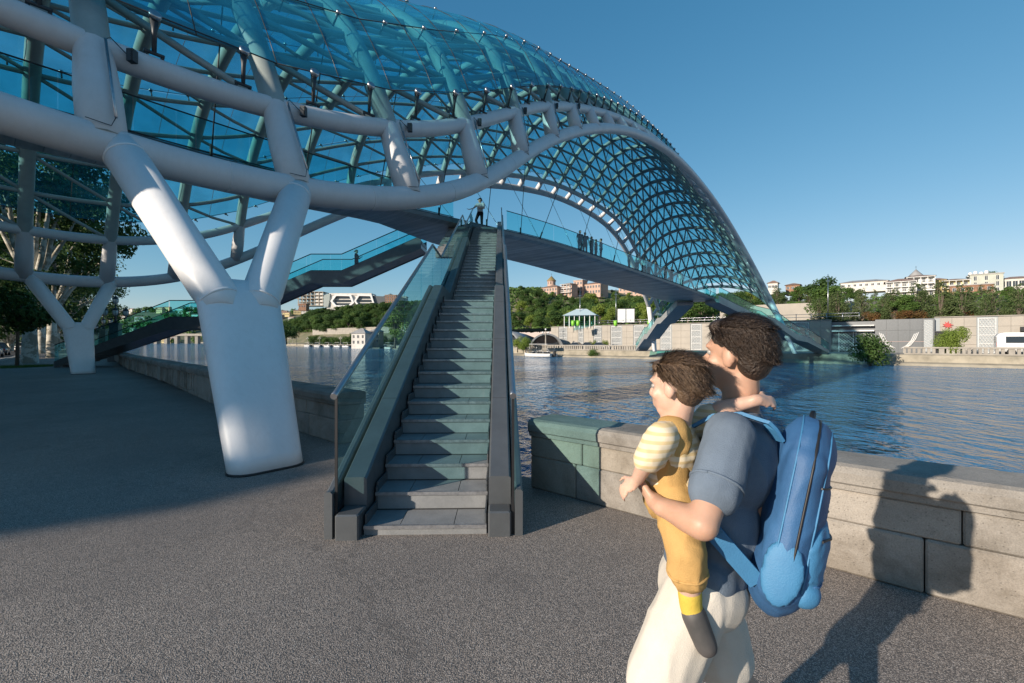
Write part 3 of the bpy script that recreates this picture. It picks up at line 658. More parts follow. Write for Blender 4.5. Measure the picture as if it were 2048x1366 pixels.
def parapet(pts, label, group=None, mats=None, balusters=None, h=.80, cap=.2, seed=1, th=.42, stair_end=False, block=(.7, 1.5)):
    """blockwork along a line; pts run so that the promenade is on the left when looking down the line"""
    rnd = random.Random(seed); root = empty('parapet_wall', (pts[0][0], pts[0][1], 0), label, 'wall', group)
    wall = MB(); capm = MB(); L = [0.]
    for a, b in zip(pts, pts[1:]): L.append(L[-1] + math.dist(a, b))
    def P(s, o, z):
        s = min(max(s, 0), L[-1]); i = 0
        while i < len(L) - 2 and s > L[i + 1]: i += 1
        a, b = Vector(pts[i]), Vector(pts[i + 1]); t = (b - a).normalized(); q = a + t * (s - L[i]); n = Vector((t.y, -t.x))
        return (q.x + n.x * o, q.y + n.y * o, z)
    def blk(mb, s0, s1, o0, o1, z0, z1, mi, c=.012):
        # outer faces chamfered by a simple inset of the top and front edges
        g = .004; s0 += g; s1 -= g; z0 += g * .6
        A = [P(s0, o0 + c, z0), P(s1, o0 + c, z0), P(s1, o1, z0), P(s0, o1, z0)]
        n = len(mb.v)
        ring1 = [P(s0 + c, o0, z0 + c), P(s1 - c, o0, z0 + c), P(s1, o0 + c, z0 + c), P(s1, o1, z0 + c), P(s0, o1, z0 + c), P(s0, o0 + c, z0 + c)]
        ring0 = [P(s0 + c, o0 + c, z0), P(s1 - c, o0 + c, z0), P(s1 - c, o0 + c, z0), P(s1, o1, z0), P(s0, o1, z0), P(s0 + c, o0 + c, z0)]
        ring2 = [(x, y, z1 - c) for x, y, z in ring1]
        ring3 = [P(s0 + c, o0 + c, z1), P(s1 - c, o0 + c, z1), P(s1 - c, o0 + c, z1), P(s1 - c, o1, z1), P(s0 + c, o1, z1), P(s0 + c, o0 + c, z1)]
        mb.loft([ring0, ring1, ring2, ring3][::1], mi, True, False)
    s = 0.
    courses = [(0, h * .46), (h * .46, h - cap)]
    if not balusters:
        for ci, (z0, z1) in enumerate(courses):
            s = -rnd.uniform(0, .5) if ci else 0
            while s < L[-1]:
                w = rnd.uniform(*block); e = min(s + w, L[-1])
                if L[-1] - e < .35: e = L[-1]
                mi = 1 if (stair_end and s > L[-1] - 1.6) else (2 if rnd.random() < .3 else 0)
                blk(wall, max(s, 0), e, rnd.uniform(-.006, .006), th, z0, z1, mi); s = e
    else:
        blk(wall, 0, L[-1], .0, th, 0, .12, 0)
        s = 0; pitch, pier_every, solid = balusters; k = 0
        while s < L[-1] - .1:
            if solid(s): e = min(s + 1.6, L[-1]); blk(wall, s, e, 0., th, .12, h - cap, 2 if rnd.random() < .4 else 0); s = e; k = 0
            elif k % pier_every == 0: blk(wall, s, s + .5, -.02, th, .12, h - cap, 0); s += .5 + .1
            else: blk(wall, s, s + pitch * .55, .05, th - .05, .12, h - cap, 0); s += pitch
            k += 1
    wall_o = wall.build('wall_blocks', [M['stone'], M['stone_end'], M['stone2']], root); wall_o.matrix_parent_inverse = Matrix.Translation(-root.location)
    s = 0
    while s < L[-1]:
        w = rnd.uniform(1.1, 2.1); e = min(s + w, L[-1])
        if L[-1] - e < .5: e = L[-1]
        c = MB(); dz = rnd.uniform(-.006, .006); do = rnd.uniform(-.008, .008); mi = 1 if (stair_end and s > L[-1] - 1.6) else 0
        g = .004
        sec = [(-.0, h - cap), (-.03, h - cap + .012), (-.035, h - cap + .05), (-.055, h - cap + .065), (-.062, h - .055), (-.04, h - .015), (0.0, h), (th, h), (th + .04, h - .02), (th + .04, h - cap), (th, h - cap)]
        nseg = max(1, int((e - s) / .8)); rings = []
        for q in range(nseg + 1):
            ss = s + g + (e - s - 2 * g) * q / nseg; rings.append([P(ss, o + do, z + dz) for o, z in sec])
        c.loft(rings, mi, True, False)
        o = c.build('coping_stone', [M['stone2'], M['stone_end']], root); o.matrix_parent_inverse = Matrix.Translation(-root.location); s = e
    return root
parapet(PW[0:5], 'low grey stone parapet at the right running from the stairs out of the picture, with worn coping', h=.76, cap=.19, seed=4, stair_end=True)
def dens(line, step=3.):
    return line
parapet(PW[6:9], 'shaded stone parapet between the near white pylon and the stairs', h=.80, seed=9)
parapet(PW[8:11], 'dark stone parapet with upright slots running back under the side staircase', h=.85, seed=12, balusters=(.34, 9, lambda s: s < 1.2 or s > 26))
mb = MB()   # small stone plinth the stairs bridge over
# ------------------------------------------------------------------ far bank and hills
BP = [(150, -26), (110, 8), (80, 33), (57.6, 51.2), (42.9, 63), (21.8, 80), (7.6, 91.4), (-22, 128), (-50, 190), (-80, 245), (-155, 300), (-340, 540), (-620, 900), (-1400, 1700)]
_bp = [Vector((x, y)) for x, y in BP]
for _ in range(2):      # soften the corners
    q = [_bp[0]]
    for a, b in zip(_bp, _bp[1:]): q += [a.lerp(b, .25), a.lerp(b, .75)]
    q.append(_bp[-1]); _bp = q
_bs = [0.]
for a, b in zip(_bp, _bp[1:]): _bs.append(_bs[-1] + (b - a).length)
_i0 = min(range(len(_bp)), key=lambda i: (_bp[i] - Vector((42.9, 63))).length); S0 = _bs[_i0]
def bankp(s, d=0.):
    s += S0; s = min(max(s, 0), _bs[-1] - .01); i = 0
    while _bs[i + 1] < s: i += 1
    a, b = _bp[i], _bp[i + 1]; t = (b - a).normalized(); p = a + t * (s - _bs[i])
    ta = (_bp[min(i + 2, len(_bp) - 1)] - _bp[max(i - 1, 0)]).normalized()
    n = Vector((ta.y, -ta.x)); return p + n * d
def bank_sd(x, y):
    best = None; p = Vector((x, y))
    for i in range(len(_bp) - 1):
        a, b = _bp[i], _bp[i + 1]; ab = b - a; t = max(0, min(1, (p - a).dot(ab) / ab.length_squared)); q = a + ab * t; dd = (p - q).length
        if best is None or dd < best[0]:
            best = (dd, _bs[i] + ab.length * t - S0, 1 if (p - a).dot(Vector((ab.y, -ab.x))) > 0 else -1)
    return best[1], best[0] * best[2]
PR = [(0, 0), (10, 0), (10.3, 4.75), (42, 5.0), (60, 8.), (90, 12.5), (115, 15.), (160, 16.5), (400, 22), (3000, 120)]
PL = [(0, 0), (14, 0.2), (20, 3.5), (25, 9.0), (33, 10), (44, 18.), (56, 27.5), (90, 30), (400, 34), (3000, 60)]
PF = [(0, 0), (30, 4), (120, 14), (300, 34), (600, 62), (1200, 80), (3000, 110)]
def terr(s, d):
    k = min(max((s - 115) / 65., 0), 1); k = k * k * (3 - 2 * k)
    h = lerp_t(PR, d) * (1 - k) + lerp_t(PL, d) * k
    f = min(max((s - 400) / 160., 0), 1); h = h * (1 - f) + lerp_t(PF, d) * f
    if f > .5 and d > 100: h *= 1 + .22 * mnoise.noise(Vector((s * .006, d * .004, 3)))
    if d > 50: h += 2.2 * mnoise.noise(Vector((s * .018, d * .02, 0))) * min(1, (d - 50) / 40)
    return h
def gh(x, y):
    s, d = bank_sd(x, y); return terr(s, max(d, 0))
M['hill_green'] = mat('distant_green_hill', (.07, .10, .045), (.14, .13, .09), .9, scale=.02, detail=8)
M['hill'] = mat('dry_hillside', (.24, .20, .14), (.09, .11, .045), .9, scale=.12, detail=8, bump=.6, bscale=.9)
M['paleearth'] = mat('pale_promenade', (.30, .28, .25), (.24, .22, .2), .85, scale=.5)
M['bankstone'] = mat('river_wall_stone', (.36, .32, .25), (.20, .18, .14), .9, scale=.5, detail=10, bump=.7, bscale=2.5)
ss = rng(-130, 2200, 200); mb = MB()
dd = [10.3, 16, 24, 33, 42, 50, 60, 72, 85, 100, 115, 135, 160, 220, 300, 420, 700, 1200, 2400]
n0 = len(mb.v)
for s in ss:
    for d in dd:
        p = bankp(s, d); mb.v.append((p.x, p.y, terr(s, d)))
for i in range(len(ss) - 1):
    for j in range(len(dd) - 1):
        a = i * len(dd) + j; mb.face([a, a + len(dd), a + len(dd) + 1, a + 1][::-1], 0, True)
tag(mb.build('hillside', M['hill']), kind='structure')
mb = MB()
for a, b in zip(ss, ss[1:]):
    mb.poly([(*bankp(a, .25), 0), (*bankp(b, .25), 0), (*bankp(b, 10.4), terr(b, 9.9)), (*bankp(a, 10.4), terr(a, 9.9))][::-1])
tag(mb.build('far_promenade', M['paleearth']), kind='structure')
mb = MB(); prof = [(-1.6, WZ - .3), (-1.1, WZ + .28), (-.25, WZ + .45), (0, -.12), (.25, 0)]
fs = rng(-125, 1500, 380)
for a, b in zip(fs, fs[1:]):
    for (d0, z0), (d1, z1) in zip(prof, prof[1:]):
        ja, jb = (.35 * mnoise.noise(Vector((a * .3, d0, 0))), .35 * mnoise.noise(Vector((b * .3, d0, 0)))) if z0 < -.5 else (0, 0)
        ja1, jb1 = (.35 * mnoise.noise(Vector((a * .3, d1, 0))), .35 * mnoise.noise(Vector((b * .3, d1, 0)))) if z1 < -.5 else (0, 0)
        mb.poly([(*bankp(a, d0 + ja), z0), (*bankp(b, d0 + jb), z0), (*bankp(b, d1 + jb1), z1), (*bankp(a, d1 + ja1), z1)][::-1], 0, True)
tag(mb.build('far_embankment', M['bankstone']), kind='structure')
# balustrade along the far embankment, in lengths
def balustrade(s0, s1, label):
    root = empty('balustrade', (*bankp((s0 + s1) / 2, .5), 0), label, 'balustrade')
    inv = Matrix.Translation(-root.location)
    a = MB(); st = MB(); s = s0
    q = rng(s0, s1, max(2, int((s1 - s0) / 3)))
    for u, v in zip(q, q[1:]):
        for (z0, z1, o) in ((.74, .92, .42), (0, .14, .4)):
            P = [bankp(u, .5 - o + .2), bankp(v, .5 - o + .2), bankp(v, .5 + o - .2), bankp(u, .5 + o - .2)]
            a.hexa([(*p, z0) for p in P] + [(*p, z1) for p in P])
    k = 0
    while s < s1:
        w = .46 if k % 12 else .8
        P = [bankp(s, .38), bankp(s + w * .62, .38), bankp(s + w * .62, .62), bankp(s, .62)]
        st.hexa([(*p, .14) for p in P] + [(*p, .74) for p in P]); s += w; k += 1
    for m_, nm in ((a, 'rail'), (st, 'balusters')):
        o = m_.build(nm, M['bstone'], root); o.matrix_parent_inverse = inv
M['bstone'] = mat('pale_balustrade_stone', (.34, .315, .275), (.24, .22, .195), .85, scale=.8)
balustrade(-75, -6.8, 'pale stone balustrade along the far embankment below the white minibus')
balustrade(27.5, 75, 'pale stone balustrade on the far embankment beyond the moored white boat')

# ------------------------------------------------------------------ trees
M['leaf_dark'] = mat('dark_leaves', (.04, .085, .022), (.07, .125, .03), .6, scale=.6, spec=.25)
M['leaf_mid'] = mat('mid_green_leaves', (.065, .13, .028), (.105, .17, .04), .6, scale=.5, spec=.25)
M['leaf_yel'] = mat('yellow_green_leaves', (.15, .22, .035), (.2, .26, .05), .6, scale=.5, spec=.25)
M['leaf_pine'] = mat('pine_needles', (.075, .11, .04), (.12, .155, .06), .7, scale=.8, spec=.2)
M['leaf_rust'] = mat('rust_leaves', (.17, .075, .03), (.10, .09, .03), .7, scale=.9, spec=.2)
M['bark'] = mat('bark', (.16, .13, .10), (.09, .07, .055), .9, scale=3, bump=.6)
M['plane_bark'] = mat('mottled_pale_bark', (.52, .49, .42), (.24, .22, .17), .8, scale=1.4, lo=.46, hi=.54, bump=.3)
for k in ('leaf_dark', 'leaf_mid', 'leaf_yel', 'leaf_pine', 'leaf_rust'):
    b = M[k].node_tree.nodes['Principled BSDF']
    # leaves let some light through
    nt_ = M[k].node_tree; tl = nt_.nodes.new('ShaderNodeBsdfTranslucent'); mxs = nt_.nodes.new('ShaderNodeMixShader'); mxs.inputs[0].default_value = .28
    src = b.inputs['Base Color'].links[0].from_socket; nt_.links.new(src, tl.inputs[0])
    nt_.links.new(b.outputs[0], mxs.inputs[1]); nt_.links.new(tl.outputs[0], mxs.inputs[2]); nt_.links.new(mxs.outputs[0], nt_.nodes['Material Output'].inputs[0])
def crown_mesh(mb, cc, n, size, rnd, shape=1.0, droop=.0):
    """cc: list of (centre, radius) clumps; leaves sit near the clump surfaces"""
    tot = sum(r ** 2 for _, r in cc)
    for c, r in cc:
        for _ in range(int(n * r * r / tot)):
            d = Vector((rnd.gauss(0, 1), rnd.gauss(0, 1), rnd.gauss(0, 1) * shape)).normalized()
            q = rnd.random() ** .35
            p = Vector(c) + Vector((d.x * r, d.y * r, d.z * r * .8)) * q * (1 + .25 * mnoise.noise(Vector(c) + d * 2.2))
            a = (d + Vector((rnd.gauss(0, .6), rnd.gauss(0, .6), rnd.gauss(0, .6) + .3))).normalized()
            t = a.cross(Vector((rnd.random(), rnd.random(), rnd.random()))).normalized(); b = a.cross(t); s = size * rnd.uniform(.6, 1.3)
            mb.poly([p - t * s, p + b * s * .55, p + t * s, p - b * s * .55], 0)
def tree_proto(name, h, w, leafm, seed, n=4800, leaf=.21, trunk_h=.3, kind='round', bark='bark'):
    rnd = random.Random(seed); root = empty(name, (0, 0, 0))
    mb = MB(); tb = MB()
    r0 = (.012 if kind == 'pine' else .03) * h + .04
    tb.tube([(0, 0, -.5), (0, 0, h * trunk_h), (rnd.uniform(-.2, .2), rnd.uniform(-.2, .2), h * .75)], [r0, r0 * .8, r0 * .2], 7)
    cc = []
    if kind == 'round':
        for i in range(16):
            a = rnd.uniform(0, 6.28); z = h * rnd.uniform(trunk_h + .05, .92); k = math.sin(math.pi * min(1, max(0, (z / h - trunk_h + .08) / (1.05 - trunk_h)))) ** .6
            rr = w * .5 * rnd.uniform(.25, .8) * k; cc.append(((math.cos(a) * rr, math.sin(a) * rr, z), w * rnd.uniform(.14, .27)))
    elif kind == 'pine':
        for i in range(22):
            z = h * (trunk_h + (1 - trunk_h) * i / 22); k = (1 - (z / h - trunk_h) / (1 - trunk_h)) ** .6
            for q in range(3):
                a = rnd.uniform(0, 6.28); rr = w * .42 * k * rnd.uniform(.5, 1); cc.append(((math.cos(a) * rr, math.sin(a) * rr, z + rnd.uniform(-.3, .3)), w * .1 * (k + .5)))
    elif kind == 'bush':
        for i in range(14):
            a = rnd.uniform(0, 6.28); rr = w * .36 * rnd.uniform(.1, 1); cc.append(((math.cos(a) * rr, math.sin(a) * rr, h * rnd.uniform(.15, .75)), w * rnd.uniform(.15, .24)))
    for c, r in cc[::3]:
        tb.tube([(0, 0, h * trunk_h * rnd.uniform(.6, 1)), tuple(Vector(c) * .6 + V(0, 0, h * .15)), c], [r0 * .45, r0 * .3, r0 * .1], 5, caps=False)
    crown_mesh(mb, cc, n, leaf, rnd)
    tb.build('trunk', M[bark], root); mb.build('crown', M[leafm], root)
    return root
PROT = {}
def proto(key, *a, **k):
    PROT[key] = [tree_proto('deciduous_tree' if a and 'kind' not in k else {'pine': 'pine_tree', 'bush': 'bush', 'round': 'deciduous_tree'}[k['kind']], *a, **k), False]
proto('d1', 8, 7, 'leaf_dark', 1); proto('d2', 8, 8, 'leaf_mid', 2); proto('d3', 8, 6.5, 'leaf_mid', 3); proto('d4', 8, 7, 'leaf_dark', 4)
proto('y1', 8, 7, 'leaf_yel', 5); proto('p1', 8, 5.5, 'leaf_pine', 6, kind='pine', n=3000, leaf=.15, trunk_h=.08); proto('p2', 8, 6.5, 'leaf_pine', 7, kind='pine', n=3000, leaf=.15, trunk_h=.08)
proto('b1', 2, 3, 'leaf_mid', 8, kind='bush', n=1500, leaf=.1, trunk_h=.1); proto('b2', 2, 3, 'leaf_yel', 9, kind='bush', n=3200, leaf=.06, trunk_h=.1); proto('b3', 2, 3, 'leaf_rust', 10, kind='bush', n=1500, leaf=.1, trunk_h=.1)
proto('b5', 2, 3, 'leaf_yel', 19, kind='bush', n=11000, leaf=.05, trunk_h=.1)
proto('b4', 2, 3, 'leaf_dark', 11, kind='bush', n=3400, leaf=.07, trunk_h=.1)
def plant(key, x, y, h, label, group=None, z=None, rnd=random.Random(5), wide=1., cat=None):
    p, used = PROT[key]
    if used: o = copy_tree(p)
    else: o = p; PROT[key][1] = True
    base = {'b': 2.}.get(key[0], 8.)
    s = h / base; o.location = (x, y, gh(x, y) if z is None else z); o.scale = (s * wide * rnd.uniform(.9, 1.1), s * wide * rnd.uniform(.9, 1.1), s); o.rotation_euler = (0, 0, rnd.uniform(0, 6.28))
    tag(o, label, cat or ('bush' if key[0] == 'b' else 'tree'), group); return o
def px(x, z): return (x - 1024) / 910 * z
rt = random.Random(11)
KEEP = []       # (px x0, x1, y0) windows of the picture kept free for buildings are handled by tree height
def sky_y(x):   # tallest a hillside tree may reach in the picture, as photographed
    return lerp_t([(560, 612), (610, 622), (680, 612), (760, 606), (800, 600), (860, 606), (960, 600), (1015, 597), (1040, 582), (1075, 572), (1090, 588), (1120, 596), (1180, 585), (1215, 580), (1300, 600), (1400, 590), (1540, 580), (1560, 570), (1640, 575), (1680, 577), (1700, 577), (1765, 579), (1778, 590), (1860, 594), (1930, 600), (2000, 590), (2048, 590), (2500, 580)], x)
n_h = 0
for d in (20, 28, 37, 47, 56, 66, 77, 88, 100, 112):
    s = -62 + rt.uniform(0, 6)
    while s < 160:
        s += rt.uniform(6.4, 10.2) if s < 35 else rt.uniform(5, 8.5); dj = d + rt.uniform(-3, 3); p = bankp(s, dj)
        if p.y < 5: continue
        X = 1024 + 910 * p.x / p.y
        if X < 560 or X > 2120: continue
        if 1625 < X < 1730 and 44 < d < 84: continue                 # bare sandy slope under the house
        if d < 30 and (1120 < X < 1300 or X < 1130 and s > 38): continue
        if 1535 < X < 1640 and d < 60: continue
        if 1755 < X < 1945 and d > 84 or 1935 < X < 2048 and d > 95 : continue
        if 1070 < X < 1225 and d > 103: continue
        h = rt.uniform(4.5, 8.5); z = gh(p.x, p.y); lim = CH + (683 - sky_y(X)) / 910 * p.y - z
        h = min(h, max(lim, 3.2))
        key = rt.choice(['d1', 'd2', 'd3', 'd4', 'd4', 'y1', 'p2'] if X < 1600 else ['p1', 'p2', 'p2', 'd2', 'd1', 'd3'])
        plant(key, p.x, p.y, h, 'leafy tree among the dense trees covering the far hillside', 'trees covering the far hillside', rnd=rt, wide=1.15); n_h += 1
s = 160
while s < 440:
    s += rt.uniform(9, 13)
    for d in (25, 31, 38, 45, 52, 60, 69, 80):
        p = bankp(s + rt.uniform(-4, 4), d + rt.uniform(-3, 3))
        X = 1024 + 910 * p.x / p.y; z = gh(p.x, p.y); lim = CH + (683 - sky_y(X)) / 910 * p.y - z
        if X < 552 or X > 1010 or lim < 2: continue
        plant(rt.choice(['d1', 'd2', 'd4', 'd3', 'd1']), p.x, p.y, min(rt.uniform(8, 12), max(lim, 3)), 'leafy tree on the wooded slope below the white hotel', 'trees on the slope below the white hotel', rnd=rt, wide=1.25)

# the distant hill that closes the river, left
def dh(x, y):
    f = min(max((y - 820) / 260., 0), 1); f = f * f * (3 - 2 * f)
    return -2 + f * (66 + 26 * mnoise.noise(Vector((x * .0035, y * .002, 4))) + 7 * mnoise.noise(Vector((x * .012, y * .008, 9))))
gx = rng(-2200, -250, 70); gy = rng(800, 1700, 26); mb = MB()
for y in gy:
    for x in gx: mb.v.append((x, y, dh(x, y)))
for j in range(len(gy) - 1):
    for i in range(len(gx) - 1): a = j * len(gx) + i; mb.face([a, a + 1, a + 1 + len(gx), a + len(gx)], 0, True)
tag(mb.build('distant_hills', M['hill_green']), kind='structure')
mb = MB(); k = 0
while k < 420:
    x = rt.uniform(-1050, -350); y = rt.uniform(830, 1200); X = 1024 + 910 * x / y
    if X < 220 or X > 650: continue
    k += 1; h = rt.uniform(6, 15); c = Vector((x, y, dh(x, y) + h * .45))
    for q in range(34):
        d = Vector((rt.gauss(0, 1), rt.gauss(0, 1), rt.gauss(0, 1))).normalized(); p = c + Vector((d.x * h * .6, d.y * h * .6, d.z * h * .5)) * rt.uniform(.6, 1); a = (d + V(0, 0, .4)).normalized(); t = a.cross(V(.3, .5, .1)).normalized(); b = a.cross(t); g_ = h * .17
        mb.poly([p - t * g_, p + b * g_, p + t * g_, p - b * g_])
tag(mb.build('distant_woods', M['leaf_mid']), 'mass of distant trees on the far hill beyond the river bend', 'woods', kind='stuff')
# undergrowth between the hillside trees
mb = MB(); ru = random.Random(31)
for i in range(34000):
    s = ru.uniform(-62, 430); d = ru.uniform(30, 112) if s < 150 else ru.uniform(25, 80); p = bankp(s, d)
    if p.y < 8: continue
    X = 1024 + 910 * p.x / p.y
    if X < 545 or X > 2150 or (1600 < X < 1740 and 44 < d < 92): continue
    z = terr(s, d) + ru.uniform(0, 1.3) ** 1.5; k = ru.uniform(.25, .6) * (1 if s < 150 else 1.7); c = Vector((p.x, p.y, z)); a = Vector((ru.gauss(0, 1), ru.gauss(-1, 1), ru.gauss(.6, .6))).normalized(); t = a.cross(V(0, 0, 1)).normalized(); b = a.cross(t)
    mb.poly([c - t * k, c + b * k * .6, c + t * k, c - b * k * .6])
tag(mb.build('undergrowth', M['leaf_mid']), 'low green undergrowth covering the hillside between the trees', 'undergrowth', kind='stuff')
# ------------------------------------------------------------------ buildings on the far bank
BY = -math.atan2(.628, .778)
M['plaster_w'] = mat('white_plaster', (.62, .60, .56), (.50, .47, .43), .8, scale=.5, bump=.1)
M['plaster_p'] = mat('faded_pink_plaster', (.50, .34, .27), (.40, .28, .22), .85, scale=.4)
M['plaster_y'] = mat('yellow_plaster', (.60, .50, .26), (.50, .40, .22), .85, scale=.5)
M['plaster_g'] = mat('grey_green_plaster', (.44, .46, .40), (.38, .39, .34), .85, scale=.5)
M['brick'] = mat('old_brick', (.30, .16, .10), (.20, .12, .08), .9, scale=.9, bump=.3)
M['concrete'] = mat('raw_concrete', (.42, .38, .32), (.30, .27, .23), .9, scale=.4)
M['roof'] = mat('rusty_tin_roof', (.25, .15, .11), (.30, .21, .16), .6, scale=.5)
M['greyroof'] = mat('grey_roof', (.35, .34, .33), (.25, .24, .23), .6, scale=.5)
M['pane'] = mat('dark_window_glass', (.03, .04, .05), rough=.12, spec=.6)
M['wood'] = mat('weathered_wood', (.36, .27, .18), (.22, .16, .10), .8, scale=1)
M['goldroof'] = mat('ochre_conical_roof', (.30, .22, .08), (.20, .15, .06), .6, scale=.8)
M['red'] = mat('red_paint', (.42, .03, .025), rough=.5)
M['green_plastic'] = mat('lime_green_plastic', (.22, .55, .05), rough=.4)
M['yellow'] = mat('yellow_paint', (.65, .40, .04), rough=.5)
M['awning'] = mat('dark_awning', (.05, .05, .05), (.03, .03, .03), .8)
def troot(name, p, label, cat, yaw=BY, group=None): return empty(name, p, label, cat, group, yaw)
def build(kind, px_, z, w, d, h, floors, cols, wall, roof, label, cat='building', rooftype='hip', yaw=BY, base_y=None, rh=1.6, group=None, balcony=None, ww=.9, wh=1.3, open_=False, frame='white'):
    x = px(px_, z); g = gh(x, z) - .3 if base_y is None else CH + (683 - base_y) / 910 * z
    t = troot(kind, (x, z, g), label, cat, yaw, group)
    mb = MB(); y0 = -d / 2
    # front wall with real openings: built as piers and spandrels around the windows
    fh = h / floors; cw = w / cols
    for i in range(floors):
        z0 = i * fh; a = z0 + (fh - wh) * .55; b = a + wh
        mb.box((-w / 2, y0, z0), (w / 2, y0 + .25, a)); mb.box((-w / 2, y0, b), (w / 2, y0 + .25, z0 + fh))
        xs = [-w / 2]
        for j in range(cols): c = -w / 2 + cw * (j + .5); xs += [c - ww / 2, c + ww / 2]
        xs.append(w / 2)
        for q in range(0, len(xs), 2): mb.box((xs[q], y0, a), (xs[q + 1], y0 + .25, b))
    mb.box((-w / 2, y0 + .25, 0), (-w / 2 + .25, d / 2, h)); mb.box((w / 2 - .25, y0 + .25, 0), (w / 2, d / 2, h)); mb.box((-w / 2 + .25, d / 2 - .25, 0), (w / 2 - .25, d / 2, h))
    mb.box((-w / 2 + .25, y0 + .25, h - .2), (w / 2 - .25, d / 2 - .25, h - .003))
    mb.box((-w / 2 + .02, y0 + .02, -1.6), (w / 2 - .02, d / 2 - .02, -.002))
    mb.box((-w / 2 - .12, y0 - .12, h - .001), (w / 2 + .12, d / 2 + .12, h + .22))
    mb.build('wall', M[wall], t)
    for i in range(floors):
        a = i * fh + (fh - wh) * .55
        for j in range(cols):
            c = -w / 2 + cw * (j + .5); m = MB(); f = .07
            m.box((c - ww / 2, y0 + .1, a), (c - ww / 2 + f, y0 + .17, a + wh)); m.box((c + ww / 2 - f, y0 + .1, a), (c + ww / 2, y0 + .17, a + wh)); m.box((c - ww / 2 + f, y0 + .1, a + wh - f), (c + ww / 2 - f, y0 + .17, a + wh)); m.box((c - .03, y0 + .11, a), (c + .03, y0 + .16, a + wh - f))
            wn = m.build('window', M[frame], t)
            m = MB(); m.box((c - ww / 2, y0 + .18, a), (c + ww / 2, y0 + .2, a + wh)); m.build('pane', M['pane'], wn)
    m = MB()
    if rooftype == 'hip':
        e = .45; k = min(w, d) * .42
        m.poly([(-w / 2 - e, y0 - e, h + .22), (w / 2 + e, y0 - e, h + .22), (w / 2 - k, 0, h + rh), (-w / 2 + k, 0, h + rh)]); m.poly([(w / 2 + e, d / 2 + e, h + .22), (-w / 2 - e, d / 2 + e, h + .22), (-w / 2 + k, 0, h + rh), (w / 2 - k, 0, h + rh)])
        m.poly([(-w / 2 - e, d / 2 + e, h + .22), (-w / 2 - e, y0 - e, h + .22), (-w / 2 + k, 0, h + rh)]); m.poly([(w / 2 + e, y0 - e, h + .22), (w / 2 + e, d / 2 + e, h + .22), (w / 2 - k, 0, h + rh)])
        m.poly([(-w / 2 - e, y0 - e, h + .215), (-w / 2 - e, d / 2 + e, h + .215), (w / 2 + e, d / 2 + e, h + .215), (w / 2 + e, y0 - e, h + .215)])
    else: m.box((-w / 2 - .3, y0 - .3, h + .221), (w / 2 + .3, d / 2 + .3, h + .221 + rh * .2))
    m.build('roof', M[roof], t)
    if balcony:
        for i in range(1 if balcony != 'all0' else 0, floors):
            m = MB(); z0 = i * fh; q = y0 - 1.5
            m.box((-w / 2, q, z0 - .15), (w / 2, y0 - .001, z0)); 
            n = max(3, int(w / 1.6))
            for j in range(n + 1):
                xx = -w / 2 + (w - .12) * j / n; m.box((xx, q, z0), (xx + .12, q + .12, z0 + fh - .15)) 
            m.box((-w / 2, q + .02, z0 + .95), (w / 2, q + .08, z0 + 1.03))
            for j in range(int(w / .3)): m.box((-w / 2 + j * .3 + .1, q + .03, z0), (-w / 2 + j * .3 + .14, q + .07, z0 + .95))
            if i == floors - 1: m.box((-w / 2 - .1, q - .2, z0 + fh - .15), (w / 2 + .1, y0 - .13, z0 + fh - .02))
            m.build('balcony', M['white' if balcony == 'w' else ('red' if balcony == 'r' else 'wood')], t)
    return t
def sized(px0, px1, z): return (px1 - px0) / 910 * z / math.cos(0.0)
# right-hand hilltop, left to right
def bld(kind, x0, x1, ytop, ybot, z, floors, cols, wall, roof, label, **k):
    w = (x1 - x0) / 910 * z * 1.0; h = (ybot - ytop) / 910 * z
    c = dict(base_y=ybot); c.update(k)
    return build(kind, (x0 + x1) / 2, z, w * .92, min(w, 9) * .9, h, floors, cols, wall, roof, label, **c)
bld('wooden_house', 1776, 1826, 566, 596, 150, 3, 4, 'plaster_w', 'roof', 'lower left wing of the derelict white house with open balconies', balcony='w', rh=1.4, cat='house')
bld('white_house', 1817, 1862, 556, 596, 155, 3, 4, 'plaster_w', 'roof', 'tall derelict white house with three balcony storeys on the hilltop', balcony='w', rh=1., cat='house')
bld('yellow_house', 1863, 1888, 562, 596, 156, 2, 2, 'plaster_y', 'roof', 'narrow yellow house with arched top window on the hilltop', rh=1., cat='house')
bld('yellow_house', 1887, 1930, 563, 593, 154, 2, 4, 'plaster_y', 'roof', 'yellow house with a red railed balcony on the hilltop', balcony='w', rh=.9, cat='house')
bld('grey_green_house', 1944, 1994, 552, 588, 175, 3, 3, 'plaster_g', 'greyroof', 'grey green house with white rooftop tanks on the hilltop', rooftype='flat', cat='house', wh=1.6)
bld('arcaded_house', 2004, 2060, 560, 578, 172, 1, 6, 'plaster_w', 'roof', 'low white arcaded house at the right end of the hilltop', rh=1.3, ww=2., wh=2.1, cat='house')
bld('ruined_house', 1950, 2012, 588, 612, 140, 2, 5, 'plaster_p', 'roof', 'ruined pink house with broken walls below the hilltop', rooftype='flat', cat='house')
bld('brick_ruin', 1906, 1972, 574, 600, 150, 2, 5, 'brick', 'greyroof', 'red brick ruin between the yellow house and the ruined pink house', rooftype='flat', cat='house')
bld('low_house', 1688, 1768, 567, 577, 170, 1, 8, 'plaster_w', 'greyroof', 'long low pale house showing above the hilltop trees', rh=1.3, cat='house', wh=.8)
bld('small_house', 1538, 1556, 568, 580, 160, 1, 3, 'plaster_w', 'roof', 'small red roofed house on the hill just right of the bridge', rh=1.2, cat='house', wh=.9)
bld('small_house', 1574, 1600, 572, 582, 165, 1, 3, 'brick', 'roof', 'small brick house behind bare trees on the hill', rh=1., cat='house', wh=.9)
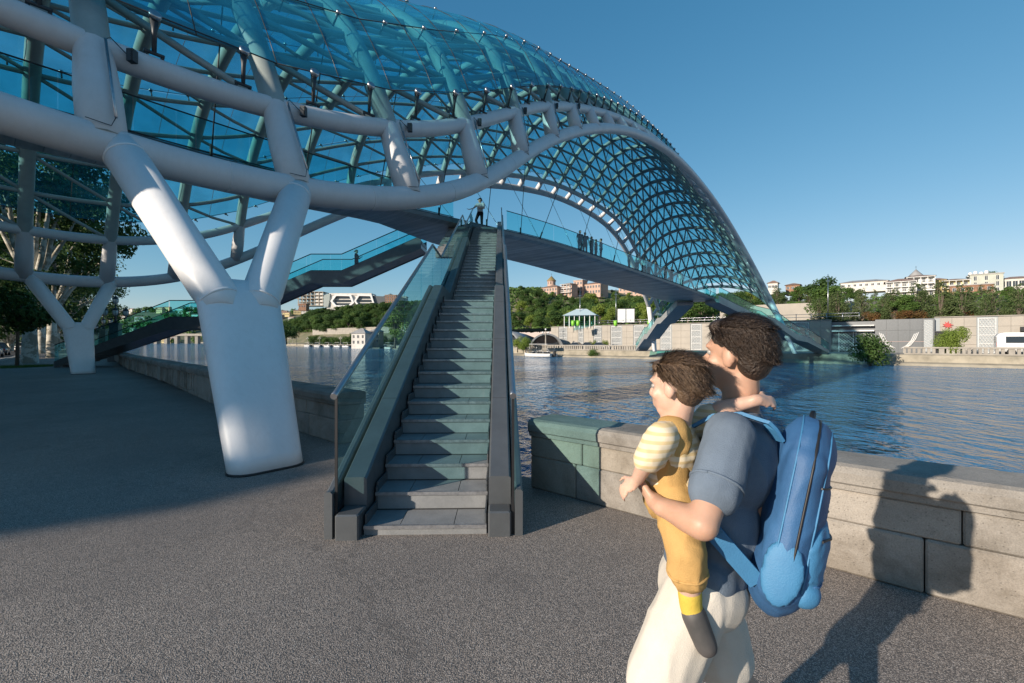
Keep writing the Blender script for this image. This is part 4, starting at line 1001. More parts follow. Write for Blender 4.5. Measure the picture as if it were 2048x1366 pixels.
t = troot('rooftop_tank', at(1955, 551, 175), 'white tanks and dishes on the roof of the grey green house', 'tank')
m = MB()
for q in range(4): m.lathe((q * 1.5 - 2, (q % 2) * 1., 0), [(.01, 0), (.55, 0), (.6, .8 + .5 * (q % 2)), (.5, 1.2 + .5 * (q % 2)), (.01, 1.4 + .5 * (q % 2))], 12)
m.box((-2.8, -.6, -.3), (3.2, 1.7, 0)); m.build('tank', M['white'], t)
def church(x, ytop, ybase, wpx, z, roofm, wallm, label, drum=.45):
    h = (ybase - ytop) / 910 * z; r = wpx / 910 * z / 2; p = at(x, ybase, z)
    t = troot('church_dome', p, label, 'church'); m = MB()
    m.lathe((0, 0, -6), [(.01, 0), (r * .82, 0), (r * .82, 6 + h * drum)], 8); m.lathe((0, 0, h * drum), [(r * .82, -.3), (r * .92, 0), (r * .92, .12)], 8); m.build('drum', M[wallm], t)
    m = MB(); m.lathe((0, 0, h * drum + .12), [(r, 0), (r * .97, .1), (.02, h * (1 - drum) - .8)], 8); m.build('conical_roof', M[roofm], t)
    m = MB(); m.tube([(0, 0, h - .8), (0, 0, h + .6)], .05, 5); m.tube([(-.3, 0, h + .2), (.3, 0, h + .2)], .05, 5); m.build('cross', M['dark'], t)
    for k in range(8):
        a = k * math.pi / 4 + math.pi / 8; m = MB(); q = r * .8
        m.box((-.18, -.05, h * drum * .3), (.18, .05, h * drum * .8), 0, Matrix.Rotation(a, 4, 'Z') @ Matrix.Translation(V(0, -q * .95, 0))); m.build('window', M['pane'], t)
    return t
church(1832, 535, 560, 24, 190, 'greyroof', 'plaster_w', 'small church with pale conical roof behind the white house', .3)
church(1103, 549, 572, 20, 230, 'goldroof', 'plaster_p', 'church drum with ochre conical roof above the pink buildings', .42)
bld('pink_building', 1086, 1128, 577, 592, 225, 2, 6, 'plaster_p', 'roof', 'faded pink building below the church with the ochre cone', rh=1.6)
bld('pink_building', 1127, 1152, 570, 594, 222, 3, 3, 'plaster_p', 'roof', 'pink balconied house in the middle of the hilltop row', balcony='w', rh=1.)
bld('pink_building', 1150, 1172, 563, 590, 228, 3, 3, 'plaster_p', 'greyroof', 'tallest pink house of the hilltop row', rooftype='flat')
bld('pink_building', 1172, 1212, 570, 590, 226, 2, 6, 'plaster_p', 'roof', 'long pink building with white arcade at the right of the hilltop row', rh=1.4, frame='white')
bld('pink_building', 1240, 1300, 576, 592, 240, 2, 7, 'plaster_p', 'roof', 'pink building half hidden under the bridge deck', rh=1.5)
# the white hotel, the unfinished frame and their neighbours, far left hill
def frame_building(x0, x1, ytop, ybot, z, floors, cols, label):
    w = (x1 - x0) / 910 * z; h = (ybot - ytop) / 910 * z; t = troot('unfinished_building', at((x0 + x1) / 2, ybot, z), label, 'building', yaw=0)
    for i in range(floors + 1):
        m = MB(); m.box((-w / 2 - (1.5 if i > 1 else 0), -6, i * h / floors - .2), (w / 2, 6, i * h / floors + .2)); m.build('floor_slab', M['concrete'], t)
    for j in range(cols + 1):
        for yy in (-5.6, 0, 5.2):
            x = -w / 2 + .3 + (w - .6) * j / cols; m = MB(); m.box((x - .3, yy, .2), (x + .3, yy + .5, h - .2)); m.build('column', M['concrete'], t)
    m = MB()
    for i in range(floors): m.box((w / 2 - w * .3, -5.2, i * h / floors + .21), (w / 2 - .4, -5., (i + .62) * h / floors))
    m.build('infill_wall', M['plaster_w'], t)
frame_building(602, 652, 585, 612, 372, 4, 6, 'unfinished concrete frame building at the left of the white hotel')
t = troot('hotel', at(706, 614, 365), 'white modern hotel with faceted balcony frames on the wooded hill', 'building', yaw=0)
m = MB(); m.box((-21, 0, -6), (17, 14, 9.5)); m.box((-19, -.6, 9.51), (15, 12, 11)); m.build('wall', M['plaster_w'], t)
m = MB(); m.loft([[V(-23, -1.2, 0), V(-19.5, -1.2, 0), V(-18.5, -1.2, 5), V(-18, -1.2, 10.6), V(-21, -1.2, 10), V(-23, -1.2, 9)], [V(-23, 10, 0), V(-19.5, 10, 0), V(-18.5, 10, 5), V(-18, 10, 10.6), V(-21, 10, 10), V(-23, 10, 9)]], 0, True, False); m.build('curved_fin', M['frame'], t)
for (cx, wx) in ((-8, 9.5), (9.5, 8)):
    m = MB(); out = [(-wx, 4.5), (-wx * .6, .2), (wx * .62, .2), (wx, 3.2), (wx * .75, 9.5), (-wx * .6, 9.8)]; inn_ = [(x * .82, 4.9 + (z - 4.9) * .78) for x, z in out]
    for i in range(6):
        j = (i + 1) % 6; a, b, c, d2 = out[i], out[j], inn_[j], inn_[i]
        m.loft([[V(cx + a[0], -2, a[1]), V(cx + b[0], -2, b[1]), V(cx + c[0], -2, c[1]), V(cx + d2[0], -2, d2[1])], [V(cx + a[0], -.01, a[1]), V(cx + b[0], -.01, b[1]), V(cx + c[0], -.01, c[1]), V(cx + d2[0], -.01, d2[1])]], 0, True, False)
    m.build('balcony_frame', M['white'], t)
    for i in range(3):
        m = MB(); m.box((cx - wx * .7, -.15, 1.2 + i * 2.7), (cx + wx * .7, -.02, 3.1 + i * 2.7)); m.build('window', M['pane'], t)
m = MB(); m.loft([[V(17, 0, 0), V(27, 0, 5), V(30, 0, 10.8), V(24, 0, 8.6), V(15, 0, 9)], [V(17, 9, 0), V(27, 9, 5), V(30, 9, 10.8), V(24, 9, 8.6), V(15, 9, 9)]], 0, True, False); m.build('angular_wing', M['panel'], t)
bld('brick_building', 772, 796, 592, 606, 340, 3, 5, 'brick', 'greyroof', 'small brown apartment block on the hill right of the hotel', rooftype='flat', yaw=0)
bld('brick_building', 797, 815, 595, 606, 345, 2, 4, 'plaster_w', 'greyroof', 'small pale building beside the brown apartment block', rooftype='flat', yaw=0)
bld('brick_building', 600, 616, 609, 617, 322, 1, 3, 'brick', 'roof', 'small orange brick shed below the unfinished building', rooftype='flat', yaw=0)
# long pale road wall below the wooded slope, houses and huts on the left bank
t = empty('retaining_wall', (*bankp(240, 22), 0), 'long pale retaining wall along the road at the foot of the wooded slope', 'wall'); m = MB()
q = rng(168, 330, 40)
for a, b in zip(q, q[1:]):
    P = [bankp(a, 22.2), bankp(b, 22.2), bankp(b, 23.2), bankp(a, 23.2)]; m.hexa([(*p, 2.5) for p in P] + [(*p, 9.6) for p in P])
    P = [bankp(a, 22.), bankp(b, 22.), bankp(b, 23.3), bankp(a, 23.3)]; m.hexa([(*p, 9.6) for p in P] + [(*p, 10.3) for p in P])
o = m.build('wall', M['bstone'], t); o.matrix_parent_inverse = Matrix.Translation(-t.location)
bld('stone_house', 708, 740, 668, 690, 195, 2, 3, 'plaster_w', 'greyroof', 'old white stone house by the landing stage across the river', rh=2.5, yaw=-.2, cat='house')
bld('stone_house', 742, 764, 664, 688, 200, 2, 3, 'plaster_p', 'greyroof', 'pink walled house beside the old white stone house', rh=1.6, yaw=-.2, cat='house')
# two hall tubes
def hall(x, z, r, length, yaw, label, mouth=True, tilt=.12):
    p = Vector((px(x, z), z, gh(px(x, z), z))); t = troot('concert_hall', p, label, 'building', yaw); n = 26; m = MB(); rings = []
    for k, (yy, f) in enumerate([(-length / 2, 1.), (-length / 4, .96), (0, .85), (length / 4, .68), (length / 2, .5)]):
        rings.append([V(math.cos(math.pi * i / n) * r * f * 1.05, yy, math.sin(math.pi * i / n) * r * f - .2) for i in range(n + 1)] + [V(math.cos(math.pi * i / n) * (r * f - .35) * 1.05, yy, math.sin(math.pi * i / n) * (r * f - .35) - .2) for i in range(n, -1, -1)])
    m.loft(rings); m.build('shell', M['hall'], t)
    m = MB(); m.poly([V(math.cos(math.pi * i / n) * (r * .9), -length / 2 + 3, math.sin(math.pi * i / n) * (r * .9) - .2) for i in range(n + 1)]); m.build('glazed_end', M['pane'], t)
    return t
M['hall'] = mat('riveted_steel_shell', (.34, .35, .36), (.26, .27, .28), .4, .5, scale=1.5)
hall(1047, 112, 4.3, 12, BY - .1, 'large grey tubular concert hall shell seen from its side')
hall(1092, 104, 3.6, 10, BY + .62, 'smaller concert hall tube with a wide dark round mouth')
# glass pavilion, screen, terrace things
def pavilion():
    z = 100.; t = troot('glass_pavilion', at(1163, 653, z) , 'small glass pavilion with a hipped glass roof on the terrace', 'pavilion', BY + .35); w = 6.6; d = 5; h = 2.3
    m = MB()
    for i in range(7):
        for yy in (-d / 2, d / 2): x = -w / 2 + w * i / 6; m.box((x - .06, yy - .06, -.4), (x + .06, yy + .06, h))
    m.box((-w / 2 - .1, -d / 2 - .1, h), (w / 2 + .1, -d / 2 + .1, h + .15)); m.box((-w / 2 - .1, d / 2 - .1, h), (w / 2 + .1, d / 2 + .1, h + .15))
    for a in ((-w / 2, -d / 2), (w / 2, -d / 2), (w / 2, d / 2), (-w / 2, d / 2)): m.tube([(a[0], a[1], h + .1), (a[0] * .35, 0, h + 1.5)], .07, 5)
    m.tube([(-w * .175, 0, h + 1.5), (w * .175, 0, h + 1.5)], .08, 5); m.build('frame', M['white'], t)
    m = MB(); m.box((-w / 2, -d / 2 - .02, 0), (w / 2, -d / 2 + .0, h)); m.box((-w / 2, d / 2 - .0, 0), (w / 2, d / 2 + .02, h)); m.build('glass_wall', M['rail_glass'], t)
    e = .4; m = MB()
    R0 = [(-w / 2 - e, -d / 2 - e, h), (w / 2 + e, -d / 2 - e, h), (w / 2 + e, d / 2 + e, h), (-w / 2 - e, d / 2 + e, h)]; A = (-w * .18, 0, h + 1.55); B = (w * .18, 0, h + 1.55)
    m.poly([R0[0], R0[1], B, A]); m.poly([R0[1], R0[2], B]); m.poly([R0[2], R0[3], A, B]); m.poly([R0[3], R0[0], A]); m.build('glass_roof', M['pavroof'], t)
M['pavroof'] = mat('pale_glazed_roof', (.45, .55, .58), rough=.2)
pavilion()
t = troot('billboard', at(1252, 656, 98), 'blank white billboard on a steel frame above the terrace wall', 'billboard', BY + .5)
m = MB(); m.box((-1.75, 0, 1.2), (1.75, .15, 4.1)); m.build('panel', M['white'], t)
m = MB(); m.box((-1.9, .02, 1.1), (-1.76, .2, 4.2)); m.box((1.76, .02, 1.1), (1.9, .2, 4.2)); m.box((-1.9, .02, 4.11), (1.9, .2, 4.24)); m.box((-1.3, .16, -1), (-1.2, .3, 3)); m.box((1.2, .16, -1), (1.3, .3, 3)); m.build('frame', M['dark'], t)
for x_ in (1146, 1156, 1231, 1298.5):
    z = 93.; t = tag(None or MB().build('x', M['dark']), None) if False else None
    m = MB(); m.lathe((0, 0, 0), [(.01, 0), (.3, 0), (.36, .5), (.38, 1.0), (.3, 1.1), (.01, 1.12)], 10); m.box((-.4, -.4, .95), (.4, .4, 1.02))
    o = m.build('litter_bin', M['green_plastic']); p = at(x_, 656, z); o.location = (p.x, p.y, 4.8); tag(o, 'lime green litter bin behind the terrace railing', 'bin', 'lime green bins on the terrace')
# terrace wall: cladding bays, lattice panels, coping
M['cladding'] = mat('beige_stone_cladding', (.37, .335, .29), (.31, .285, .25), .8, scale=.35)
M['lattice'] = mat('white_lattice_metal', (.62, .62, .60), (.5, .5, .5), .5, scale=3)
M['void'] = mat('dark_recess', (.03, .03, .035), rough=.9); M['backing'] = mat('grey_backing_sheet', (.30, .33, .35), rough=.7)
def terrace(s0, s1, label, seed, skip=(), group=None, doors=()):
    rnd = random.Random(seed); c0 = bankp((s0 + s1) / 2, 10); root = empty('terrace_wall', (*c0, 0), label, 'wall', group); inv = Matrix.Translation(-root.location)
    def fin(o): o.matrix_parent_inverse = inv; return o
    def bx(m, a, b, d0, d1, z0, z1, mi=0): P = [bankp(a, d0), bankp(b, d0), bankp(b, d1), bankp(a, d1)]; m.hexa([(*p, z0) for p in P][::-1][::-1] + [(*p, z1) for p in P], mi)
    bk = MB(); cl = MB(); s = s0
    q = rng(s0, s1, max(2, int((s1 - s0) / 4)))
    for a, b in zip(q, q[1:]): bx(bk, a, b, 10., 10.4, 0, 4.9)
    fin(bk.build('backing', M['backing'], root))
    k = 0
    while s < s1 - .6:
        w = rnd.uniform(1.8, 2.6) if k % 2 else rnd.uniform(2.6, 4.0); e = min(s + w, s1)
        if k % 2 == 0:
            h = 4.85
            for (z0, z1) in ((0, 1.2), (1.2, 2.4), (2.4, 3.6), (3.6, h)):
                n = max(1, round((e - s) / 1.4))
                for i in range(n): bx(cl, s + (e - s - .1) * i / n + .012, s + (e - s - .1) * (i + 1) / n - .012, 9.86, 9.99, z0 + .012, z1 - .012)
        else:
            lp = MB(); g = .26
            bx(lp, s + .05, s + .13, 9.88, 9.96, .1, 4.7); bx(lp, e - .22, e - .14, 9.88, 9.96, .1, 4.7)
            for zz in (.1, 1.25, 2.4, 3.55, 4.62): bx(lp, s + .131, e - .221, 9.88, 9.96, zz, zz + .08)
            a0 = bankp(s + .13, 9.92); a1 = bankp(e - .22, 9.92); W_ = (a1 - a0).length; nx = max(2, int(W_ / g))
            for i in range(nx * 2 + 1):
                for dirn in (1, -1):
                    for zz in range(17):
                        if (i + zz) % 2: continue
                        f0 = i / (nx * 2); f1 = f0 + dirn * .5 / nx
                        if f1 < -.01 or f1 > 1.01: continue
                        p0 = a0.lerp(a1, f0); p1 = a0.lerp(a1, f1); z0 = .15 + zz * .265; lp.tube([(*p0, z0), (*p1, z0 + .265)], .032, 3, caps=False)
            fin(lp.build('lattice_panel', M['lattice'], root))
        s = e; k += 1
    fin(cl.build('cladding', M['cladding'], root))
    m = MB()
    for a, b in zip(q, q[1:]): bx(m, a, b, 9.8, 10.5, 4.9, 5.02)
    fin(m.build('coping', M['bstone'], root))
    return root
terrace(-75, -10.3, 'long terrace wall of beige cladding and lattice bays behind the white minibus', 3)
terrace(1.4, 57, 'terrace wall of beige cladding and white lattice bays left of the far staircase', 8)
# terrace railing
m = MB(); root = empty('terrace_railing', (*bankp(25, 10.6), 4.9), 'thin metal railing along the top of the terrace wall', 'railing'); 
q = rng(-2, 53, 28)
for a, b in zip(q, q[1:]):
    for zz in (5.5, 5.95): m.tube([(*bankp(a, 10.6), zz), (*bankp(b, 10.6), zz)], .035, 5, caps=False)
    m.tube([(*bankp(a, 10.6), 4.9), (*bankp(a, 10.6), 6.05)], .05, 5)
o = m.build('rail', M['steel'], root); o.matrix_parent_inverse = Matrix.Translation(-root.location)
# glazed entrance with the lattice doors
p = bankp(-1.3, 9.3); t = troot('glazed_entrance', (p.x, p.y, 0), 'low glazed entrance pavilion with lattice doors and a steel lintel', 'building', BY)
m = MB(); m.box((-2.7, .6, 0), (2.6, 3, 4.6)); m.build('wall', M['panel'], t)
m = MB(); m.box((-2.6, -.4, 3.1), (2.5, .55, 3.3)); m.box((-2.6, -.5, 3.9), (2.5, .55, 4.05)); m.build('lintel', M['lattice'], t)
for x0 in (-1.75, .35):
    m = MB(); g = .2
    for i in range(10):
        for zz in range(14):
            if (i + zz) % 2: continue
            for dn in (1, -1):
                xa, xb = x0 + i * g, x0 + (i + dn) * g
                if xb < x0 - .01 or xb > x0 + 9 * g + .01: continue
                m.tube([(xa, .5, .1 + zz * g), (xb, .5, .1 + (zz + 1) * g)], .04, 3, caps=False)
    for xx in (x0, x0 + 9 * g): m.box((xx - .06, .45, 0), (xx + .06, .55, 3.1))
    m.build('lattice_door', M['lattice'], t)
p = bankp(-20.5, 9.); 
# dark grey panelled frontage with wing-shaped relief
t = troot('dark_frontage', (*bankp(-7.1, 9.2), 0), 'dark grey panelled frontage with a pale wing shaped relief', 'building', BY)
m = MB()
for i in range(5):
    for k in range(3): m.box((-3.2 + i * 1.28, 0, k * 1.6 + .01), (-3.2 + i * 1.28 + 1.265, 1.2, k * 1.6 + 1.59))
m.build('wall', M['panel'], t)
m = MB(); m.box((2.1, -.02, .2), (3.0, -.002, 4.6), 1)
for i in range(5):
    for zz in range(24):
        for dn in (1, -1):
            if (i + zz) % 2 or not 0 <= i + dn <= 4: continue
            m.tube([(2.1 + i * .225, -.05, .2 + zz * .183), (2.1 + (i + dn) * .225, -.05, .2 + (zz + 1) * .183)], .028, 3, caps=False)
m.build('lattice_panel', [M['lattice'], M['backing']], t)
for sx in (-1, 1):
    m = MB(); pts = [(sx * .7 - .6, 0.6), (sx * 1.3 - .6, 1.1), (sx * 1.8 - .6, 1.9), (sx * 2.15 - .6, 2.9)]
    for r_ in (0, .35, .7): m.tube([(x - sx * r_ * .6, -.06, z_ - r_ * .1 * k) for k, (x, z_) in enumerate(pts)], .07, 5)
    m.build('wing_relief', M['lattice'], t)
# red maple-like emblem on the wall
p = at(1857, 650, 64.2); p2 = bankp(*[(bank_sd(p.x, p.y)[0]), 9.8][:1], 9.8) if False else None
sE = -11.6; e0 = bankp(sE, 9.72)
t = troot('wall_emblem', (e0.x, e0.y, 3.85), 'red splash shaped emblem on the beige terrace wall', 'sign', BY)
m = MB(); star = []
ra = random.Random(2)
for k in range(18):
    a = 2 * math.pi * k / 18; r_ = (.75 if k % 2 == 0 else .36) * ra.uniform(.75, 1.15); star.append((math.cos(a) * r_ * .75, math.sin(a) * r_ * .7))
m.loft([[V(x, -.06, z_) for x, z_ in star], [V(x, 0, z_) for x, z_ in star]], 0, True, False); m.build('emblem', M['red'], t)
t = troot('dark_doorway', (*bankp(-11.4, 9.7), 0), 'dark shop doorway under the red emblem', 'door', BY)
m = MB(); m.box((-1.1, -.1, 0), (1.1, .2, 2.9)); m.build('opening', M['void'], t)
m = MB(); m.box((-1.2, -.2, 2.91), (1.2, .2, 3.05)); m.box((-1.2, -.16, 0), (-1.11, .2, 2.9)); m.build('frame', M['dark'], t)
t = troot('awning', (*bankp(-18.9, 9.3), 2.9), 'small dark awning on the terrace wall above the minibus', 'awning', BY)
m = MB(); m.loft([[V(-.6, .6, .6), V(-.6, -.5, 0), V(-.6, .6, -.1)], [V(.6, .6, .6), V(.6, -.5, 0), V(.6, .6, -.1)]], 0, True, False); m.build('canvas', M['awning'], t)
# bushes, planting on the bank
def bush(key, x_, z, h, wide, label, base=None, group=None):
    q = Vector((px(x_, z), z)); return plant(key, q.x, q.y, h, label, group, z=base if base is not None else gh(q.x, q.y), wide=wide)
bush('b4', 1740, 56.5, 4.0, .95, 'dark leafy bush overhanging the far river wall', base=-1.3)
bush('b5', 1898, 56., 3.9, .58, 'round bright green bush in front of the red emblem wall', base=.0)
bush('b2', 1187, 92, 2.4, .6, 'small round green tree on the far quay, left one of the pair', base=0., )
bush('b2', 1212, 91, 2.4, .6, 'small round green tree on the far quay, right one of the pair', base=0., )
bush('b1', 1186, 85.2, 1.5, 1.6, 'trailing green shrub on the far river wall below the quay', base=-1.1)
bush('b2', 1052, 94, 3.4, .9, 'bright green bush beside the far lamp post', base=0.)
bush('b2', 1035, 97, 3.0, .9, 'bright green bush behind the stair handrail', base=0.)
for (x_, w_) in ((1745, 1.), (1812, 1.7), (1832, 1.3), (1942, 1.), (2040, 1.)):
    z = 74 if x_ < 1800 else 70; bush('b3', x_, z, 1.9, w_, 'rust coloured shrub growing on top of the terrace wall', base=4.7, group='rust coloured shrubs on the terrace wall')
plant('y1', px(1290, 99), 99, 5, 'yellow green tree beside the blank billboard')
plant('y1', px(1225, 100), 100, 4.2, 'yellow green tree left of the blank billboard')
for i, (x_, z, h) in enumerate([(1668, 78, 5.2), (1725, 76, 5.6), (1640, 80, 4.6), (1790, 74, 5.4), (1835, 73, 6.2), (1880, 72, 6.4), (1925, 70, 5.6), (1985, 68, 5.2), (2040, 66, 5.2), (1765, 80, 4.4)]):
    plant('p1' if i % 2 else 'p2', px(x_, z), z, h, 'bushy pine on the terrace above the beige wall', 'bushy pines along the terrace', z=4.8, wide=1.2)
plant('d1', px(1645, 118), 118, 7, 'tall round tree standing out on the skyline right of the bridge', z=CH + (683 - 605) / 910 * 118, wide=1.3)
plant('d2', px(1990, 185), 185, 9, 'large tree on the hilltop behind the grey green house', z=CH + (683 - 590) / 910 * 185, wide=1.5)
# sandy terrace edge wall right of the bridge
t = empty('hill_retaining_wall', at(1600, 625, 92), 'long beige retaining wall with a parapet on the hillside right of the bridge', 'wall'); m = MB()
A = at(1440, 640, 112); B = at(1700, 640, 88)
dv = (B - A); dv.z = 0; nv = Vector((dv.y, -dv.x, 0)).normalized() * -.8
m.hexa([(A.x, A.y, 4), (B.x, B.y, 4), (B.x + nv.x, B.y + nv.y, 4), (A.x + nv.x, A.y + nv.y, 4), (A.x, A.y, 10.2), (B.x, B.y, 9.4), (B.x + nv.x, B.y + nv.y, 9.4), (A.x + nv.x, A.y + nv.y, 10.2)][:8])
o = m.build('wall', M['cladding'], t); o.matrix_parent_inverse = Matrix.Translation(-t.location)
# lamp posts of the far quay
def quay_lamp():
    t = empty('street_lamp', (0, 0, 0)); m = MB(); m.lathe((0, 0, 0), [(.01, 0), (.3, 0), (.3, .5), (.16, .7), (.13, 3.1), (.2, 3.3), (.08, 3.4), (.05, 4.0)], 10); m.tube([(-.6, 0, 3.3), (-.3, 0, 3.1), (.3, 0, 3.1), (.6, 0, 3.3)], .04, 6); m.build('post', M['bstone'], t)
    for c in ((-.6, 0, 3.5), (.6, 0, 3.5), (0, 0, 4.15)):
        m = MB(); m.ball(c, .2, 10, 7); m.build('lantern', M['white'], t)
    return t
ql = quay_lamp(); first = True
for (x_, z) in [(1057, 92), (567, 300), (579, 297), (593, 294), (629, 284), (697, 262), (725, 250), (737, 244), (651, 276)]:
    o = ql if first else copy_tree(ql); first = False; q = Vector((px(x_, z), z)); s_, d_ = bank_sd(q.x, q.y); q = bankp(s_, 1.6); o.location = (q.x, q.y, 0); tag(o, 'pale three globe lamp post on the far quay', 'street lamp', 'lamp posts along the far quay')
for x_, zz, h in ((1232, 96, 8), (1319, 95, 7.5), (1656, 75, 8), (1013, 93, 10), (1160, 99, 8)):
    m = MB(); m.tube([(0, 0, 0), (0, 0, h)], [.09, .05], 6); m.box((-.3, -.05, h - 1.2), (.3, .05, h - 1.05)); o = m.build('mast', M['steel']); o.location = (px(x_, zz), zz, 4.7 if x_ != 1013 else 0); tag(o, {1232: 'thin steel mast left of the billboard', 1319: 'thin steel mast behind the far staircase', 1656: 'thin white mast among the pines', 1013: 'thin mast just right of the stair handrail', 1160: 'thin mast in front of the glass pavilion'}[x_], 'mast')

plant('d1', px(572, 285), 285, 13, 'big dark round tree at the left end of the wooded slope', z=.5, wide=1.4)
plant('y1', px(790, 150), 150, 11, 'bright yellow green tree behind the stair handrail', z=0, wide=1.)

rb_ = random.Random(12)
for i in range(46):
    p = bankp(rb_.uniform(168, 318), rb_.uniform(5, 20)); plant(rb_.choice(['b1', 'b4', 'b1']), p.x, p.y, rb_.uniform(2.5, 5), 'dark clipped bush on the far left quay', 'bushes on the far left quay', rnd=rb_, wide=1.1)
# ------------------------------------------------------------------ people
def skin_mesh(prims, voxel=.02, smooth=4, name='body', wr=0., wf=9., wdir=(1, 1, 1)):
    mb = MB()
    for p in prims:
        if p[0] == 'c':
            _, a, b, r1, r2 = p; a = Vector(a); b = Vector(b); n = 12; pts = []; rad = []
            L_ = (b - a); k = L_.length or 1e-6; u = L_ / k
            for i in range(4): t = math.pi / 2 * (1 - i / 4); pts.append(a - u * r1 * math.sin(t)); rad.append(max(r1 * math.cos(t), .0008))
            for i in range(5): pts.append(a.lerp(b, i / 4)); rad.append(r1 + (r2 - r1) * i / 4)
            for i in range(1, 5): t = math.pi / 2 * i / 4; pts.append(b + u * r2 * math.sin(t)); rad.append(max(r2 * math.cos(t), .0008))
            mb.tube(pts, rad, n)
        else:
            _, c, rr = p[:3]; Mx = p[3] if len(p) > 3 else None
            mb.ball(c, 1, 16, 12, 0, rr, Mx)
    me = bpy.data.meshes.new(name); me.from_pydata(mb.v, [], mb.f); o = bpy.data.objects.new('tmp', me); col.objects.link(o)
    bm = bmesh.new(); bm.from_mesh(me); bmesh.ops.recalc_face_normals(bm, faces=bm.faces); bm.to_mesh(me); bm.free()
    r = o.modifiers.new('r', 'REMESH'); r.mode = 'VOXEL'; r.voxel_size = voxel; r.use_smooth_shade = True
    s = o.modifiers.new('s', 'SMOOTH'); s.factor = .5; s.iterations = smooth
    dg = bpy.context.evaluated_depsgraph_get(); ev = o.evaluated_get(dg); out = bpy.data.meshes.new_from_object(ev); out.name = name
    bpy.data.objects.remove(o); out.materials.clear()
    for p in out.polygons: p.use_smooth = True
    if wr:                     # folds: ridged noise pushed along the normals
        ns = [v.normal.copy() for v in out.vertices]
        for v, n in zip(out.vertices, ns):
            c = Vector((v.co.x * wdir[0], v.co.y * wdir[1], v.co.z * wdir[2])) * wf
            c += Vector((mnoise.noise(c * .6), mnoise.noise(c * .6 + V(5, 5, 5)), 0)) * .8
            k = 1 - 2 * abs(mnoise.noise(c)); k2 = 1 - 2 * abs(mnoise.noise(c * 2.1 + V(9, 2, 4)))
            v.co += n * wr * (k * k * k + .35 * k2)
        out.update()
    return out
def mesh_obj(me, name, m, parent=None):
    me.materials.append(m); o = bpy.data.objects.new(name, me); col.objects.link(o); o.parent = parent; return o
M['skin'] = mat('skin', (.50, .30, .21), (.44, .25, .17), .5, scale=9, sss=.12)
M['skin2'] = mat('child_skin', (.58, .38, .29), (.52, .33, .25), .5, scale=9, sss=.15)
M['eyewhite'] = mat('eye', (.32, .30, .28), rough=.3); M['hair'] = mat('dark_brown_hair', (.022, .014, .010), (.045, .028, .018), .45, scale=40, bump=.7, bscale=120)
M['hair2'] = mat('brown_child_hair', (.075, .045, .028), (.11, .07, .04), .5, scale=40, bump=.6, bscale=120)
def cloth(name, c, c2=None, s=6, bump=.25): return mat(name, c, c2 or tuple(x * .78 for x in c), .9, scale=s, bump=bump, bscale=320, spec=.15)
M['slate'] = cloth('slate_blue_tshirt', (.14, .18, .235)); M['navy'] = cloth('navy_cloth', (.02, .03, .06)); M['cream'] = cloth('cream_shorts', (.60, .56, .50), (.52, .48, .42))
M['blackc'] = cloth('black_cloth', (.015, .016, .02)); M['greyc'] = cloth('pale_grey_tshirt', (.42, .44, .46)); M['pinkc'] = cloth('dusty_pink_shirt', (.40, .24, .26)); M['redc'] = cloth('red_cloth', (.35, .06, .06)); M['whitec'] = cloth('white_cloth', (.6, .6, .6))
M['pack'] = mat('blue_rucksack_nylon', (.035, .12, .27), (.025, .085, .20), .6, scale=5, bump=.15, bscale=260); M['pack2'] = mat('light_blue_nylon', (.05, .20, .38), (.04, .16, .32), .6, scale=5, bump=.15, bscale=260)
M['ochre'] = cloth('ochre_dungarees', (.50, .31, .12), (.40, .25, .09)); M['yellowc'] = cloth('yellow_sock', (.62, .45, .08)); M['sole'] = mat('shoe', (.10, .09, .09), (.05, .05, .05), .6)
def stripes():
    m = mat('cream_striped_tshirt', (.66, .56, .36), None, .85); N = m.node_tree.nodes; L = m.node_tree.links; b = N['Principled BSDF']
    tc = N.new('ShaderNodeTexCoord'); wv = N.new('ShaderNodeTexWave'); wv.bands_direction = 'Z'; wv.inputs['Scale'].default_value = 14; wv.inputs['Distortion'].default_value = .6; wv.inputs['Detail'].default_value = 1
    L.new(tc.outputs['Object'], wv.inputs[0]); cr = N.new('ShaderNodeValToRGB'); e = cr.color_ramp.elements; e[0].position = .5; e[0].color = (.66, .57, .42, 1); e[1].position = .75; e[1].color = (.60, .46, .25, 1)
    L.new(wv.outputs['Fac'], cr.inputs[0]); L.new(cr.outputs[0], b.inputs['Base Color']); return m
M['stripe'] = stripes()
def frame_of(f, up=(0, 0, 1)):
    f = Vector(f).normalized(); up = Vector(up); r = f.cross(up).normalized(); u = r.cross(f).normalized()
    return Matrix((r, f, u)).transposed()          # columns: right, forward, up
